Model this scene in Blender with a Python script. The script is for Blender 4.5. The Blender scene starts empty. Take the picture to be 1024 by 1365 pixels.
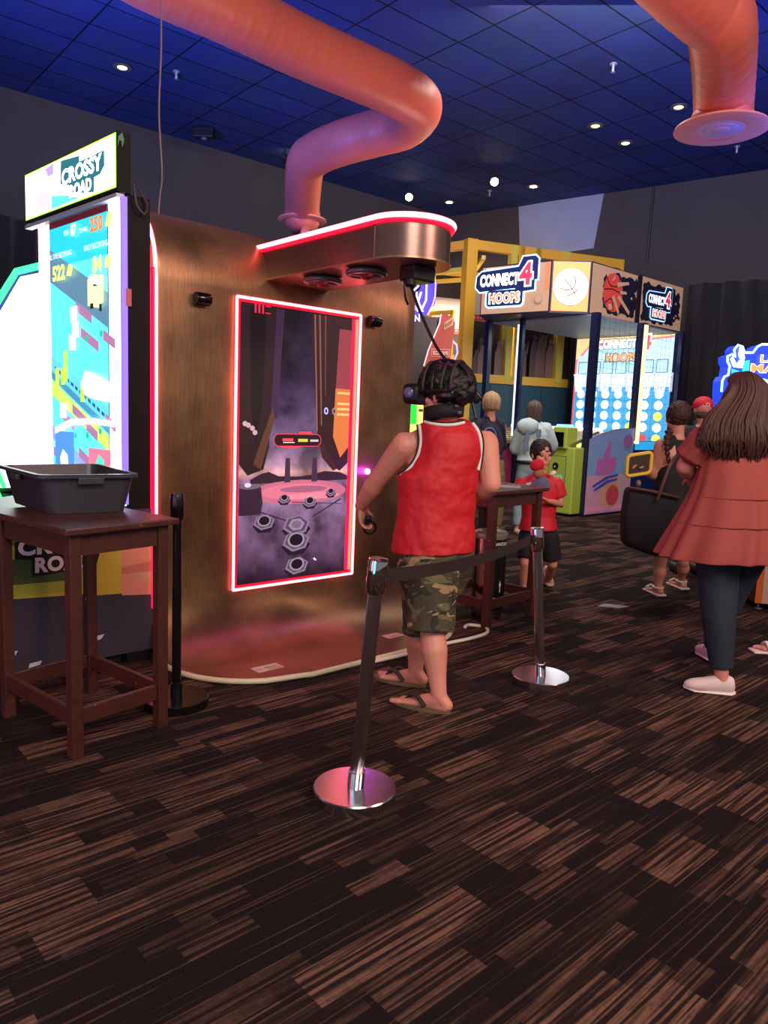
import bpy, bmesh, math, random
from math import sin, cos, pi, radians as R
from mathutils import Vector as V, Matrix, noise
random.seed(7)
scn = bpy.context.scene
COL = scn.collection
# ------------------------------------------------------------------ camera, world, lights, exposure
F, HC = 986.0, 1.45
CAMROT = Matrix.Rotation(pi/2-R(7.4), 3, 'X') @ Matrix.Rotation(R(2.3), 3, 'Z')
cam = bpy.data.objects.new('camera', bpy.data.cameras.new('camera')); COL.objects.link(cam)
cam.location = (0, 0, HC); cam.rotation_euler = CAMROT.to_euler()
cam.data.sensor_fit = 'VERTICAL'; cam.data.sensor_height = 36; cam.data.lens = 36*F/1365
cam.data.clip_end = 200
scn.camera = cam
vs = scn.view_settings
vs.view_transform = 'Standard'; vs.look = 'None'; vs.gamma = 1; vs.use_curve_mapping = False; vs.exposure = 0.55
w = bpy.data.worlds.new('world'); scn.world = w; w.use_nodes = True
w.node_tree.nodes['Background'].inputs[0].default_value = (0.66, 0.64, 0.68, 1)
w.node_tree.nodes['Background'].inputs[1].default_value = 0.22

def lamp(name, kind, loc, energy, color, size=1.0, target=None, spot=None, sizey=None):
    d = bpy.data.lights.new(name, kind); d.energy = energy; d.color = color
    if kind == 'AREA':
        d.size = size
        if name.startswith('blue_wash'): d.spread = R(95)
        if sizey: d.shape = 'RECTANGLE'; d.size_y = sizey
    elif kind in ('POINT', 'SPOT'): d.shadow_soft_size = size
    if spot: d.spot_size = R(spot); d.spot_blend = 0.6
    o = bpy.data.objects.new(name, d); COL.objects.link(o); o.location = loc
    if target is not None:
        o.rotation_euler = (V(target)-V(loc)).to_track_quat('-Z', 'Y').to_euler()
    return o
lamp('warm_hall_light', 'AREA', (1.5, -2.5, 5.2), 260, (1.0, 0.84, 0.74), 3.0, (0.8, 5, 0.5))
lamp('side_hall_light', 'AREA', (5.5, 1.0, 4.6), 150, (1.0, 0.64, 0.54), 2.0, (0.5, 6.0, 1.4))
lamp('blue_wash', 'AREA', (-4.5, 5.0, 2.6), 200, (0.12, 0.20, 1.0), 1.5, (-2.5, 9.0, 6.3))
lamp('blue_wash', 'AREA', (4.6, 5.5, 3.4), 105, (0.08, 0.14, 1.0), 1.5, (4.5, 9.5, 6.3))
lamp('duct_wash', 'AREA', (1.2, 5.2, 2.6), 22, (1.0, 0.55, 0.42), 0.7, (0.2, 8.5, 4.7))
lamp('duct_wash', 'AREA', (1.2, 8.8, 2.7), 26, (1.0, 0.62, 0.5), 0.7, (-1.0, 10.8, 4.6))
lamp('cyan_game_glow', 'AREA', (-1.9, 0.1, 1.15), 12, (0.22, 0.75, 1.0), 1.5, (0, 2.7, 0.8), None, 1.9)
lamp('red_game_glow', 'AREA', (-3.4, 1.0, 1.3), 18, (1.0, 0.12, 0.25), 0.4, (0, 2.7, 0.6), None, 1.6)
lamp('magenta_game_glow', 'AREA', (0.6, 5.3, 3.6), 7, (1.0, 0.15, 0.7), 0.6, (0, 3.0, 0))
lamp('far_hall_light', 'AREA', (2.2, 8.5, 5.6), 200, (1.0, 0.88, 0.78), 2.5, (2.5, 12.5, 0.8))
lamp('left_wall_wash', 'AREA', (-3.5, 7.5, 5.2), 35, (0.35, 0.42, 1.0), 1.5, (-5.0, 13.0, 4.5))

# ------------------------------------------------------------------ helpers
def J(px, py, Y):
    r = CAMROT @ V(((px-512)/F, -(py-682.5)/F, -1))
    return V((0, 0, HC)) + r*(Y/r.y)
def G(px, py, z=0.0):
    r = CAMROT @ V(((px-512)/F, -(py-682.5)/F, -1))
    return V((0, 0, HC)) + r*((z-HC)/r.z)
def az(a): return V((sin(R(a)), cos(R(a)), 0))
Z = V((0, 0, 1))
def lin(c):
    if isinstance(c, str):
        c = c.lstrip('#'); c = [int(c[i:i+2], 16)/255 for i in (0, 2, 4)]
    return tuple(((x/12.92) if x <= 0.04045 else ((x+0.055)/1.055)**2.4) for x in c)+(1,)
MC = {}
def mat(name, color, rough=0.5, metal=0.0, emit=0.0, noise_amt=0.0, nscale=8.0, bump=0.0, bscale=60, spec=0.5, stretch=None, sheen=0, sss=0, ecol=None):
    if name in MC: return MC[name]
    m = bpy.data.materials.new(name); m.use_nodes = True; MC[name] = m
    nt = m.node_tree; b = nt.nodes['Principled BSDF']
    c = lin(color); b.inputs['Base Color'].default_value = c
    b.inputs['Roughness'].default_value = rough; b.inputs['Metallic'].default_value = metal
    b.inputs['Specular IOR Level'].default_value = spec
    if sheen: b.inputs['Sheen Weight'].default_value = sheen
    if sss:
        b.inputs['Subsurface Weight'].default_value = sss; b.inputs['Subsurface Radius'].default_value = (0.02, 0.008, 0.005)
        b.inputs['Subsurface Scale'].default_value = 1.0
    if emit:
        b.inputs['Emission Color'].default_value = lin(ecol) if ecol else c; b.inputs['Emission Strength'].default_value = emit
        b.inputs['Base Color'].default_value = tuple(x*(0.15 if emit > 1 else .6) for x in c[:3])+(1,)
    if noise_amt or bump:
        tc = nt.nodes.new('ShaderNodeTexCoord'); mp = nt.nodes.new('ShaderNodeMapping')
        nt.links.new(tc.outputs['Object'], mp.inputs[0])
        if stretch: mp.inputs['Scale'].default_value = stretch
    if noise_amt:
        n = nt.nodes.new('ShaderNodeTexNoise'); n.inputs['Scale'].default_value = nscale; n.inputs['Detail'].default_value = 6
        nt.links.new(mp.outputs[0], n.inputs['Vector'])
        mx = nt.nodes.new('ShaderNodeMix'); mx.data_type = 'RGBA'
        mx.inputs[6].default_value = tuple(x*(1-noise_amt) for x in c[:3])+(1,)
        mx.inputs[7].default_value = tuple(min(1, x*(1+noise_amt)) for x in c[:3])+(1,)
        nt.links.new(n.outputs['Fac'], mx.inputs[0]); nt.links.new(mx.outputs[2], b.inputs['Base Color'])
    if bump:
        n2 = nt.nodes.new('ShaderNodeTexNoise'); n2.inputs['Scale'].default_value = bscale; n2.inputs['Detail'].default_value = 4
        nt.links.new(mp.outputs[0], n2.inputs['Vector'])
        bp = nt.nodes.new('ShaderNodeBump'); bp.inputs['Strength'].default_value = bump; bp.inputs['Distance'].default_value = 0.01
        nt.links.new(n2.outputs['Fac'], bp.inputs['Height']); nt.links.new(bp.outputs[0], b.inputs['Normal'])
    return m
def glow(c, s=1.0): return mat('glow_%s_%g' % (c, s), c, 0.5, 0, s)
def paint(c, rough=0.5): return mat('paint_%s_%g' % (c, rough), c, rough)

def top(o):
    while o.parent: o = o.parent
    return o
def tag(o, label=None, cat=None, group=None, kind=None):
    if label: o['label'] = label
    if cat: o['category'] = cat
    if group: o['group'] = group
    if kind: o['kind'] = kind
    return o
def thing(name, label, cat, loc=(0, 0, 0), group=None):
    o = bpy.data.objects.new(name, None); COL.objects.link(o); o.location = loc; o.empty_display_size = .1
    return tag(o, label, cat, group)
def ob(name, bm, m, parent=None, smooth=False, mods=None, label=None):
    """link a bmesh written in world coordinates as one object"""
    me = bpy.data.meshes.new(name)
    if parent is not None:
        off = top(parent).location
        bmesh.ops.translate(bm, verts=bm.verts, vec=-V(off))
    bmesh.ops.recalc_face_normals(bm, faces=bm.faces) if not getattr(bm, 'norecalc', False) else None
    bm.to_mesh(me); bm.free()
    for x in (m if isinstance(m, list) else [m]): me.materials.append(x)
    if smooth:
        me.polygons.foreach_set('use_smooth', [True]*len(me.polygons))
    o = bpy.data.objects.new(name, me); COL.objects.link(o)
    if parent is not None: o.parent = parent
    for md in (mods or []):
        k, kw = md
        x = o.modifiers.new(k, k)
        for a, v in kw.items(): setattr(x, a, v)
    if label: o['label'] = label
    return o
def sharp(o, ang=40):
    me = o.data
    me.polygons.foreach_set('use_smooth', [True]*len(me.polygons))
    me.set_sharp_from_angle(angle=R(ang)); return o
def solo(name, bm, m, label, cat, group=None, smooth=False, mods=None, loc=None):
    if loc is None:
        xs = [v.co for v in bm.verts]
        loc = V((sum(c.x for c in xs)/len(xs), sum(c.y for c in xs)/len(xs), min(c.z for c in xs)))
    bmesh.ops.translate(bm, verts=bm.verts, vec=-V(loc))
    o = ob(name, bm, m, None, smooth, mods); o.location = loc
    return tag(o, label, cat, group)
def struct(name, bm, m, smooth=False):
    o = ob(name, bm, m, None, smooth); o['kind'] = 'structure'; return o
def B(): return bmesh.new()
def box(bm, c, sx, sy, sz, u=V((1, 0, 0)), v=V((0, 1, 0)), wv=None, bev=0.0):
    """box centred at c, full sizes along u, v, w"""
    u = V(u).normalized(); v = V(v).normalized(); wv = u.cross(v).normalized() if wv is None else V(wv).normalized()
    t = B(); bmesh.ops.create_cube(t, size=1)
    if bev:
        for q in t.verts: q.co = V((q.co.x*sx, q.co.y*sy, q.co.z*sz))
        bmesh.ops.bevel(t, geom=t.edges[:], offset=bev, segments=2, affect='EDGES', profile=0.5)
        sx = sy = sz = 1
    t.verts.index_update()
    nv = [bm.verts.new(V(c)+u*q.co.x*sx+v*q.co.y*sy+wv*q.co.z*sz) for q in t.verts]
    for f in t.faces: bm.faces.new([nv[q.index] for q in f.verts])
    t.free(); return bm
def prism(bm, pts, h, mi=0):
    """extrude a closed 3D polygon by vector h"""
    a = [bm.verts.new(p) for p in pts]; b = [bm.verts.new(V(p)+V(h)) for p in pts]
    n = len(a); fs = [bm.faces.new(a[::-1]), bm.faces.new(b)]
    for i in range(n): fs.append(bm.faces.new((a[i], a[(i+1) % n], b[(i+1) % n], b[i])))
    for f in fs: f.material_index = mi
    return bm
def frame(d):
    d = V(d).normalized(); a = V((0, 0, 1)) if abs(d.z) < 0.9 else V((1, 0, 0))
    x = d.cross(a).normalized(); return x, x.cross(d).normalized()
def tube(bm, pts, r, seg=10, cap=True, closed=False, rz=None):
    """tube along points; r is a number or a list"""
    pts = [V(p) for p in pts]; n = len(pts); rs = r if isinstance(r, (list, tuple)) else [r]*n
    rings = []; px = None
    for i in range(n):
        if closed: d = pts[(i+1) % n]-pts[i-1]
        else: d = pts[min(i+1, n-1)]-pts[max(i-1, 0)]
        d.normalize()
        if px is None: x, y = frame(d)
        else:
            x = px-d*px.dot(d); x.normalize(); y = d.cross(x)
        px = x
        if px is not None and i == 0: y = d.cross(x)
        rings.append([bm.verts.new(pts[i]+x*cos(2*pi*k/seg)*rs[i]+y*sin(2*pi*k/seg)*rs[i]) for k in range(seg)])
    for i in range(n if closed else n-1):
        a, b = rings[i], rings[(i+1) % n]
        for k in range(seg): bm.faces.new((a[k], a[(k+1) % seg], b[(k+1) % seg], b[k]))
    if cap and not closed: bm.faces.new(rings[0][::-1]); bm.faces.new(rings[-1])
    return bm
def lathe(bm, prof, c, axis=Z, seg=32):
    """prof: list of (radius, height)"""
    x, y = frame(axis); axis = V(axis).normalized(); c = V(c); rings = []
    for (r, h) in prof:
        rings.append([bm.verts.new(c+axis*h+(x*cos(2*pi*k/seg)+y*sin(2*pi*k/seg))*max(r, 1e-4)) for k in range(seg)])
    for a, b in zip(rings, rings[1:]):
        for k in range(seg): bm.faces.new((a[k], a[(k+1) % seg], b[(k+1) % seg], b[k]))
    bm.faces.new(rings[0][::-1]); bm.faces.new(rings[-1]); return bm
def eloft(bm, rings, seg=20, power=1.0):
    """rings: (centre, half-axis vector a, half-axis vector b)"""
    rr = []
    for c, a, b in rings:
        rr.append([bm.verts.new(V(c)+V(a)*cos(2*pi*k/seg)+V(b)*sin(2*pi*k/seg)) for k in range(seg)])
    for a, b in zip(rr, rr[1:]):
        for k in range(seg): bm.faces.new((a[k], a[(k+1) % seg], b[(k+1) % seg], b[k]))
    bm.faces.new(rr[0][::-1]); bm.faces.new(rr[-1]); return bm
def ell(bm, c, a, b, d, n=14, m=20):
    """ellipsoid with half-axis vectors a, b, d (d is the pole axis)"""
    rings = []
    for i in range(1, n):
        t = pi*i/n; rings.append((V(c)+V(d)*cos(pi-t), V(a)*sin(t), V(b)*sin(t)))
    return eloft(bm, rings, m)
def ball(bm, c, r): return ell(bm, c, V((r, 0, 0)), V((0, r, 0)), V((0, 0, r)), 8, 12)
def limb(bm, nodes):
    """tapered chain of capsules"""
    for (p, r) in nodes: ball(bm, p, r)
    for (p, r), (q, s) in zip(nodes, nodes[1:]):
        d = V(q)-V(p)
        if d.length < 1e-4: continue
        x, y = frame(d); eloft(bm, [(p, x*r, y*r), (V(p)*.5+V(q)*.5, x*(r+s)/2, y*(r+s)/2), (q, x*s, y*s)], 14)
    return bm
def catmull(pts, k=8, closed=False):
    pts = [V(p) for p in pts]; out = []; n = len(pts)
    for i in range(n if closed else n-1):
        p0 = pts[(i-1) % n] if closed or i > 0 else pts[0]; p1 = pts[i]; p2 = pts[(i+1) % n]
        p3 = pts[(i+2) % n] if closed or i+2 < n else pts[-1]
        for j in range(k):
            t = j/k
            out.append(0.5*((2*p1)+(-p0+p2)*t+(2*p0-5*p1+4*p2-p3)*t*t+(-p0+3*p1-3*p2+p3)*t**3))
    if not closed: out.append(pts[-1])
    return out
def rrect(x0, y0, x1, y1, r, k=5):
    out = []
    for cx, cy, a0 in ((x1-r, y1-r, 0), (x0+r, y1-r, 90), (x0+r, y0+r, 180), (x1-r, y0+r, 270)):
        for j in range(k+1):
            a = R(a0+90*j/k); out.append((cx+r*cos(a), cy+r*sin(a)))
    return out
def circ(cx, cy, rx, ry=None, k=28, a0=0):
    ry = ry or rx
    return [(cx+rx*cos(2*pi*j/k+a0), cy+ry*sin(2*pi*j/k+a0)) for j in range(k)]
TC = {}
def text2d(s, bold=0.0):
    key = (s, bold)
    if key in TC: return TC[key]
    c = bpy.data.curves.new('lettering', 'FONT'); c.body = s; c.offset = bold; c.resolution_u = 3; c.space_character = 1.0+bold*1.2; c.space_line = 0.85
    c.align_x = 'CENTER'
    o = bpy.data.objects.new('lettering', c)
    me = bpy.data.meshes.new_from_object(o)
    vv = [(v.co.x, v.co.y) for v in me.vertices]; ff = [tuple(p.vertices) for p in me.polygons]
    bpy.data.objects.remove(o); bpy.data.curves.remove(c); bpy.data.meshes.remove(me)
    x0 = min(a for a, b in vv); x1 = max(a for a, b in vv); y0 = min(b for a, b in vv); y1 = max(b for a, b in vv)
    vv = [((a-x0)/(x1-x0), (b-y0)/(y1-y0)) for a, b in vv]
    TC[key] = (vv, ff); return TC[key]
def art(name, parent, O, U, W, items, dz=0.0008, start=1, th=None, label=None):
    """a printed or lit graphic: flat layers on a real surface. O origin, U right, W up (unit vectors), items in metres"""
    bm = B(); mats = []; O = V(O); U = V(U).normalized(); W = V(W).normalized(); N = U.cross(W).normalized()
    def mi(m):
        if m not in mats: mats.append(m)
        return mats.index(m)
    z = start
    for it in items:
        k = it[0]; o = O+N*dz*z; z += 1
        if k == 't':
            _, s, bx, m, bold = it; vv, ff = text2d(s, bold); x0, y0, x1, y1 = bx
            vs2 = [bm.verts.new(o+U*(x0+a*(x1-x0))+W*(y0+b*(y1-y0))) for a, b in vv]
            for f in ff:
                try: g = bm.faces.new([vs2[i] for i in f]); g.material_index = mi(m)
                except ValueError: pass
        elif k == 'tq':   # lettering inside a slanted quad p00,p10,p01,p11
            _, s, q, m, bold = it; vv, ff = text2d(s, bold)
            def bl(a, b): return ((1-a)*(1-b)*q[0][0]+a*(1-b)*q[1][0]+(1-a)*b*q[2][0]+a*b*q[3][0], (1-a)*(1-b)*q[0][1]+a*(1-b)*q[1][1]+(1-a)*b*q[2][1]+a*b*q[3][1])
            vs2 = [bm.verts.new(o+U*bl(a, b)[0]+W*bl(a, b)[1]) for a, b in vv]
            for f in ff:
                try: g = bm.faces.new([vs2[i] for i in f]); g.material_index = mi(m)
                except ValueError: pass
        else:
            if k == 'r': pts = [(it[1], it[2]), (it[3], it[2]), (it[3], it[4]), (it[1], it[4])]; m = it[5]
            elif k == 'c': pts = circ(it[1], it[2], it[3]); m = it[4]
            else: pts = it[1]; m = it[2]
            f = bm.faces.new([bm.verts.new(o+U*a+W*b) for a, b in pts]); f.material_index = mi(m)
            if f.calc_area() > 0:
                f.normal_update()
                if f.normal.dot(N) < 0: f.normal_flip()
    me = bpy.data.meshes.new(name)
    if parent is not None: bmesh.ops.translate(bm, verts=bm.verts, vec=-V(top(parent).location))
    bm.to_mesh(me); bm.free()
    for m in mats: me.materials.append(m)
    o = bpy.data.objects.new(name, me); COL.objects.link(o)
    if parent is not None: o.parent = parent
    if label: o['label'] = label
    return o
def outline(pts, d):
    """grow a closed 2D polygon outwards by d"""
    n = len(pts); ar = sum(pts[i][0]*pts[(i+1) % n][1]-pts[(i+1) % n][0]*pts[i][1] for i in range(n)); s = 1 if ar > 0 else -1; out = []
    for i in range(n):
        a, b, c = V(pts[i-1]), V(pts[i]), V(pts[(i+1) % n])
        e1 = (b-a).normalized(); e2 = (c-b).normalized()
        n1 = V((e1.y, -e1.x))*s; n2 = V((e2.y, -e2.x))*s; m = (n1+n2)
        if m.length < 1e-4: m = n1
        m.normalize(); k = max(0.5, m.dot(n1)); out.append(tuple(b+m*(d/k)))
    return out
def copy_tree(o, parent=None, loc=None, label=None):
    c = o.copy(); COL.objects.link(c); c.parent = parent
    if loc is not None: c.location = loc
    if label: c['label'] = label
    for ch in list(o.children): copy_tree(ch, c)
    return c
# ------------------------------------------------------------------ setting
CH = 6.3
def carpet():
    m = bpy.data.materials.new('patterned_carpet'); m.use_nodes = True; nt = m.node_tree; N = nt.nodes; L = nt.links
    b = N['Principled BSDF']; b.inputs['Roughness'].default_value = 0.95; b.inputs['Specular IOR Level'].default_value = 0.15
    tc = N.new('ShaderNodeTexCoord'); mp = N.new('ShaderNodeMapping'); mp.inputs['Rotation'].default_value = (0, 0, R(-42))
    L.new(tc.outputs['Object'], mp.inputs[0])
    def mapping(sc, src=None):
        q = N.new('ShaderNodeMapping'); q.inputs['Scale'].default_value = sc; L.new((src or mp).outputs[0], q.inputs[0]); return q
    def nz(vec, scale, detail=2, rough=.5):
        q = N.new('ShaderNodeTexNoise'); q.inputs['Scale'].default_value = scale; q.inputs['Detail'].default_value = detail
        q.inputs['Roughness'].default_value = rough; L.new(vec.outputs[0], q.inputs['Vector']); return q.outputs['Fac']
    def math_(op, a, c=None, d=None):
        q = N.new('ShaderNodeMath'); q.operation = op
        for i, x in enumerate((a, c, d)):
            if x is None: continue
            if isinstance(x, (int, float)): q.inputs[i].default_value = x
            else: L.new(x, q.inputs[i])
        return q.outputs[0]
    def ramp(v, lo, hi):
        q = N.new('ShaderNodeMapRange'); q.inputs[1].default_value = lo; q.inputs[2].default_value = hi; L.new(v, q.inputs[0]); return q.outputs[0]
    # blocks: snapped cells of 0.22 x 0.075 with a random value each, running along +x
    def cells(sx, sy, off):
        q = mapping((1/sx, 1/sy, 1)); q.inputs['Location'].default_value = (off, off*1.7, 0)
        sep = N.new('ShaderNodeSeparateXYZ'); L.new(q.outputs[0], sep.inputs[0])
        fy = math_('FLOOR', sep.outputs[1]); sh = math_('MULTIPLY', math_('FRACT', math_('MULTIPLY', fy, 0.377)), 1.0)
        fx = math_('FLOOR', math_('ADD', sep.outputs[0], sh))
        cb = N.new('ShaderNodeCombineXYZ'); L.new(fx, cb.inputs[0]); L.new(fy, cb.inputs[1])
        wn = N.new('ShaderNodeTexWhiteNoise'); wn.noise_dimensions = '2D'; L.new(cb.outputs[0], wn.inputs['Vector']); return wn.outputs['Value']
    c1 = cells(0.31, 0.15, 0.3); c2 = cells(0.22, 0.07, 5.1)
    blk = math_('MAXIMUM', math_('MULTIPLY', ramp(c1, 0.55, .85), 1.0), math_('MULTIPLY', ramp(c2, 0.62, 1.0), 0.75))
    s1 = ramp(nz(mapping((1.6, 62, 1)), 1.0, 1, .6), 0.46, 0.56)
    s2 = ramp(nz(mapping((1.1, 95, 1)), 1.0, 1), 0.60, 0.66)
    s3 = ramp(nz(mapping((6, 140, 1)), 1.0, 2), 0.38, 0.58)
    stripes = math_('MULTIPLY', s1, math_('ADD', math_('MULTIPLY', s3, 0.6), 0.4))
    thin = math_('MULTIPLY', s2, 0.30)
    fac = math_('ADD', math_('MULTIPLY', blk, math_('ADD', math_('MULTIPLY', stripes, 1.0), .05)), thin)
    fib = nz(mapping((1, 1, 1), tc), 900, 2, .7)
    fac2 = math_('MULTIPLY', fac, math_('ADD', math_('MULTIPLY', fib, 1.3), .35))
    mx = N.new('ShaderNodeMix'); mx.data_type = 'RGBA'; L.new(fac2, mx.inputs[0])
    mx.inputs[6].default_value = lin('#1b1312'); mx.inputs[7].default_value = lin('#745443'); L.new(mx.outputs[2], b.inputs['Base Color'])
    bp = N.new('ShaderNodeBump'); bp.inputs['Strength'].default_value = 0.5; bp.inputs['Distance'].default_value = 0.004
    L.new(fib, bp.inputs['Height']); L.new(bp.outputs[0], b.inputs['Normal'])
    return m
def ceil_tile():
    m = bpy.data.materials.new('ceiling_tiles'); m.use_nodes = True; nt = m.node_tree; N = nt.nodes; L = nt.links
    b = N['Principled BSDF']; b.inputs['Roughness'].default_value = 0.8; b.inputs['Specular IOR Level'].default_value = .2
    tc = N.new('ShaderNodeTexCoord'); mp = N.new('ShaderNodeMapping'); mp.inputs['Rotation'].default_value = (0, 0, R(-41)); L.new(tc.outputs['Object'], mp.inputs[0])
    br = N.new('ShaderNodeTexBrick'); br.offset = 0.0; br.inputs['Scale'].default_value = 1.0; br.inputs['Brick Width'].default_value = 1.22
    br.inputs['Row Height'].default_value = 0.61; br.inputs['Mortar Size'].default_value = 0.012; br.inputs['Mortar Smooth'].default_value = 0
    br.inputs['Color1'].default_value = lin('#3a4a80'); br.inputs['Color2'].default_value = lin('#334274'); br.inputs['Mortar'].default_value = lin('#15182a')
    L.new(mp.outputs[0], br.inputs['Vector'])
    n = N.new('ShaderNodeTexNoise'); n.inputs['Scale'].default_value = 1.3; L.new(mp.outputs[0], n.inputs['Vector'])
    mx = N.new('ShaderNodeMix'); mx.data_type = 'RGBA'; mx.blend_type = 'MULTIPLY'; mx.inputs[0].default_value = .5
    L.new(br.outputs['Color'], mx.inputs[6]); L.new(n.outputs['Color'], mx.inputs[7]); L.new(mx.outputs[2], b.inputs['Base Color'])
    bp = N.new('ShaderNodeBump'); bp.invert = True; bp.inputs['Strength'].default_value = .6; bp.inputs['Distance'].default_value = .02
    L.new(br.outputs['Fac'], bp.inputs['Height']); L.new(bp.outputs[0], b.inputs['Normal'])
    return m
bm = B(); prism(bm, [(-9, -4, -0.1), (12, -4, -0.1), (12, 22, -0.1), (-9, 22, -0.1)], (0, 0, 0.1)); struct('floor', bm, carpet())
bm = B(); prism(bm, [(-9, -4, CH), (12, -4, CH), (12, 22, CH), (-9, 22, CH)], (0, 0, 0.1)); struct('ceiling', bm, ceil_tile())
wallm = mat('dark_wall_paint', '#3d3a37', 0.75, noise_amt=0.18, nscale=1.2)
CN = V((1.25, 18.75, 0))                 # far corner of the hall
LW = CN+az(229)*21; RW = V((11.5, 11.2, 0))
bm = B(); d = az(319)*0.2; prism(bm, [CN, LW, LW+d, CN+d], Z*CH); struct('wall_left', bm, wallm)
rdir = (RW-CN).normalized(); d = V((-rdir.y, rdir.x, 0))*0.2
bm = B(); prism(bm, [CN, RW, RW+d, CN+d], Z*CH); struct('wall_back', bm, wallm)
def onwall(px, py):
    n = V((-rdir.y, rdir.x, 0)); r = CAMROT @ V(((px-512)/F, -(py-682.5)/F, -1)); o = V((0, 0, HC))
    return o+r*(n.dot(CN-o)/n.dot(r))
n_in = V((rdir.y, -rdir.x, 0))
# bluish slab painted in for projected light, and vertical conduit on the far wall
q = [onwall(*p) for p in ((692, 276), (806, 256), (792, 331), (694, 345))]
bm = B(); prism(bm, [p+n_in*0.002 for p in q], n_in*0.02); struct('trim_1', bm, mat('blue_grey_light_patch', '#8c98a8', .7, noise_amt=.15, nscale=3))  # trim_1 is an added slab standing in for projected light
bm = B(); tube(bm, [onwall(873, 244)+n_in*0.03, onwall(863, 350)+n_in*.03], 0.022, 8); struct('trim_2', bm, paint('#1d1d1f'))
# pleated black curtains
def curtain(a, b, z0, z1, label, amp=0.09, per=0.42):
    bm = B(); n = int((b-a).length/0.05); d = (b-a).normalized(); nn = V((-d.y, d.x, 0)); prev = None
    for i in range(n+1):
        t = i/n; p = a+(b-a)*t; ph = 2*pi*t*(b-a).length/per
        off = nn*(amp*sin(ph+0.6*sin(ph*.37))+0.03*sin(ph*2.3))
        c = [bm.verts.new(p+off*(1.0 if z > z0 else 1.2)+Z*z) for z in (z0, (z0+z1)/2, z1)]
        if prev:
            for k in range(2): bm.faces.new((prev[k], c[k], c[k+1], prev[k+1]))
        prev = c
    o = solo('stage_curtain', bm, mat('black_drape', '#1b191c', .85, sheen=.1), label, 'curtain', smooth=True, mods=[('SOLIDIFY', dict(thickness=0.01))])
    return o
a = onwall(925, 375)+n_in*0.3; b = onwall(1075, 360)+n_in*0.3
curtain(V((a.x, a.y, 0)), V((b.x+1.5, b.y-1.0, 0)), 0.02, 4.25, 'black pleated curtain hanging on the back wall at the right, behind the blue lit sign')
lw_in = az(139)
a = CN+az(229)*9.5+lw_in*.25; b = CN+az(229)*14.5+lw_in*.25
curtain(V((a.x, a.y, 0)), V((b.x, b.y, 0)), 0.02, 4.3, 'black pleated curtain hanging on the left wall behind the tall bright screens')

# ------------------------------------------------------------------ ceiling fittings
def downlight(px, py, lab, s, e=0):
    p = G(px, py, CH-0.015)
    t = thing('ceiling_downlight', lab, 'ceiling light', p, 'recessed ceiling downlights')
    bm = B(); lathe(bm, [(0.075, 0.0), (0.125, 0.0), (0.13, 0.012), (0.07, 0.014)], p, -Z, 24); ob('trim_ring', bm, paint('#60605c', .4), t)
    bm = B(); lathe(bm, [(0.001, 0), (0.072, 0.0), (0.06, 0.008)], p-Z*0.013, -Z, 20); ob('lamp_lens', bm, glow('#ffdf9a', s), t)
    if e:
        l = lamp('downlight_lamp', 'SPOT', p-Z*0.05, e, (1, .85, .6), .06, p-Z*3, 110); l.parent = t; l.location = (0, 0, -.05)
    return t
downlight(163, 89, 'round recessed downlight in the blue ceiling at far left, by the sprinkler', 2.5)
downlight(794, 167, 'dim recessed downlight, upper left of the pair right of centre', 2)
downlight(834, 190, 'dim recessed downlight, lower right of the pair right of centre', 2)
downlight(905, 142, 'recessed downlight just left of the right duct outlet', 2.2)
downlight(599, 269, 'bright recessed downlight above the tip of the neon-edged arm', 30, 60)
downlight(711, 248, 'bright recessed downlight left above the bluish wall panel', 30, 60)  # the bluish panel is the slab standing in for projected light
def spotlight(px, py, lab, tgt):
    p = G(px, py, CH-.02); t = thing('ceiling_spotlight', lab, 'spotlight', p, 'swivel spotlights')
    bm = B(); tube(bm, [p+Z*.02, p-Z*.14], .02, 8); ob('bracket', bm, paint('#15151a'), t)
    d = (V(tgt)-p).normalized(); c = p-Z*.2
    bm = B(); lathe(bm, [(.05, -.12), (.07, -.08), (.085, .08), (.085, .1)], c, d, 16); ob('lamp_head', bm, paint('#1a1a1e', .4), t)
    bm = B(); lathe(bm, [(.001, .102), (.075, .104), (.07, .11)], c, d, 16); ob('lamp_lens', bm, glow('#ffe6b8', 20), t)
spotlight(546, 248, 'small lit swivel spotlight on the ceiling, left of the bright downlight', (0, 5, 0))
spotlight(660, 226, 'small lit swivel spotlight on the ceiling between the two bright downlights', (1, 5, 0))
spotlight(380, 196, 'dark swivel spotlight on the ceiling beside the hanging duct outlet', (-1, 30, 6))
for px, py, lab in ((235, 103, 'ceiling sprinkler beside the far left downlight'), (818, 93, 'ceiling sprinkler above the pair of dim downlights'),
                    (983, 203, 'ceiling sprinkler just below the right duct outlet'), (653, 262, 'ceiling sprinkler between the two bright downlights')):
    p = G(px, py-8, CH); bm = B()
    lathe(bm, [(.05, -.005), (.05, .01), (.02, .015), (.018, .08), (.012, .1), (.03, .105), (.03, .11)], p, -Z, 12)
    solo('sprinkler', bm, mat('sprinkler_metal', '#b8b8c0', .35, .6), lab, 'sprinkler', 'ceiling sprinklers', loc=p)
p = G(272, 168, CH)
t = thing('ceiling_speaker', 'black box with a small lens hanging under the ceiling above the metal screen wall', 'speaker box', p)
bm = B(); box(bm, p-Z*.12, .34, .2, .16, bev=.01); ob('housing', bm, paint('#0e0e12', .4), t)
bm = B(); lathe(bm, [(.05, 0), (.04, .03), (.001, .035)], p-Z*.2, -Z, 14); ob('lens', bm, mat('grey_lens', '#5a5a66', .2), t)
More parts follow.
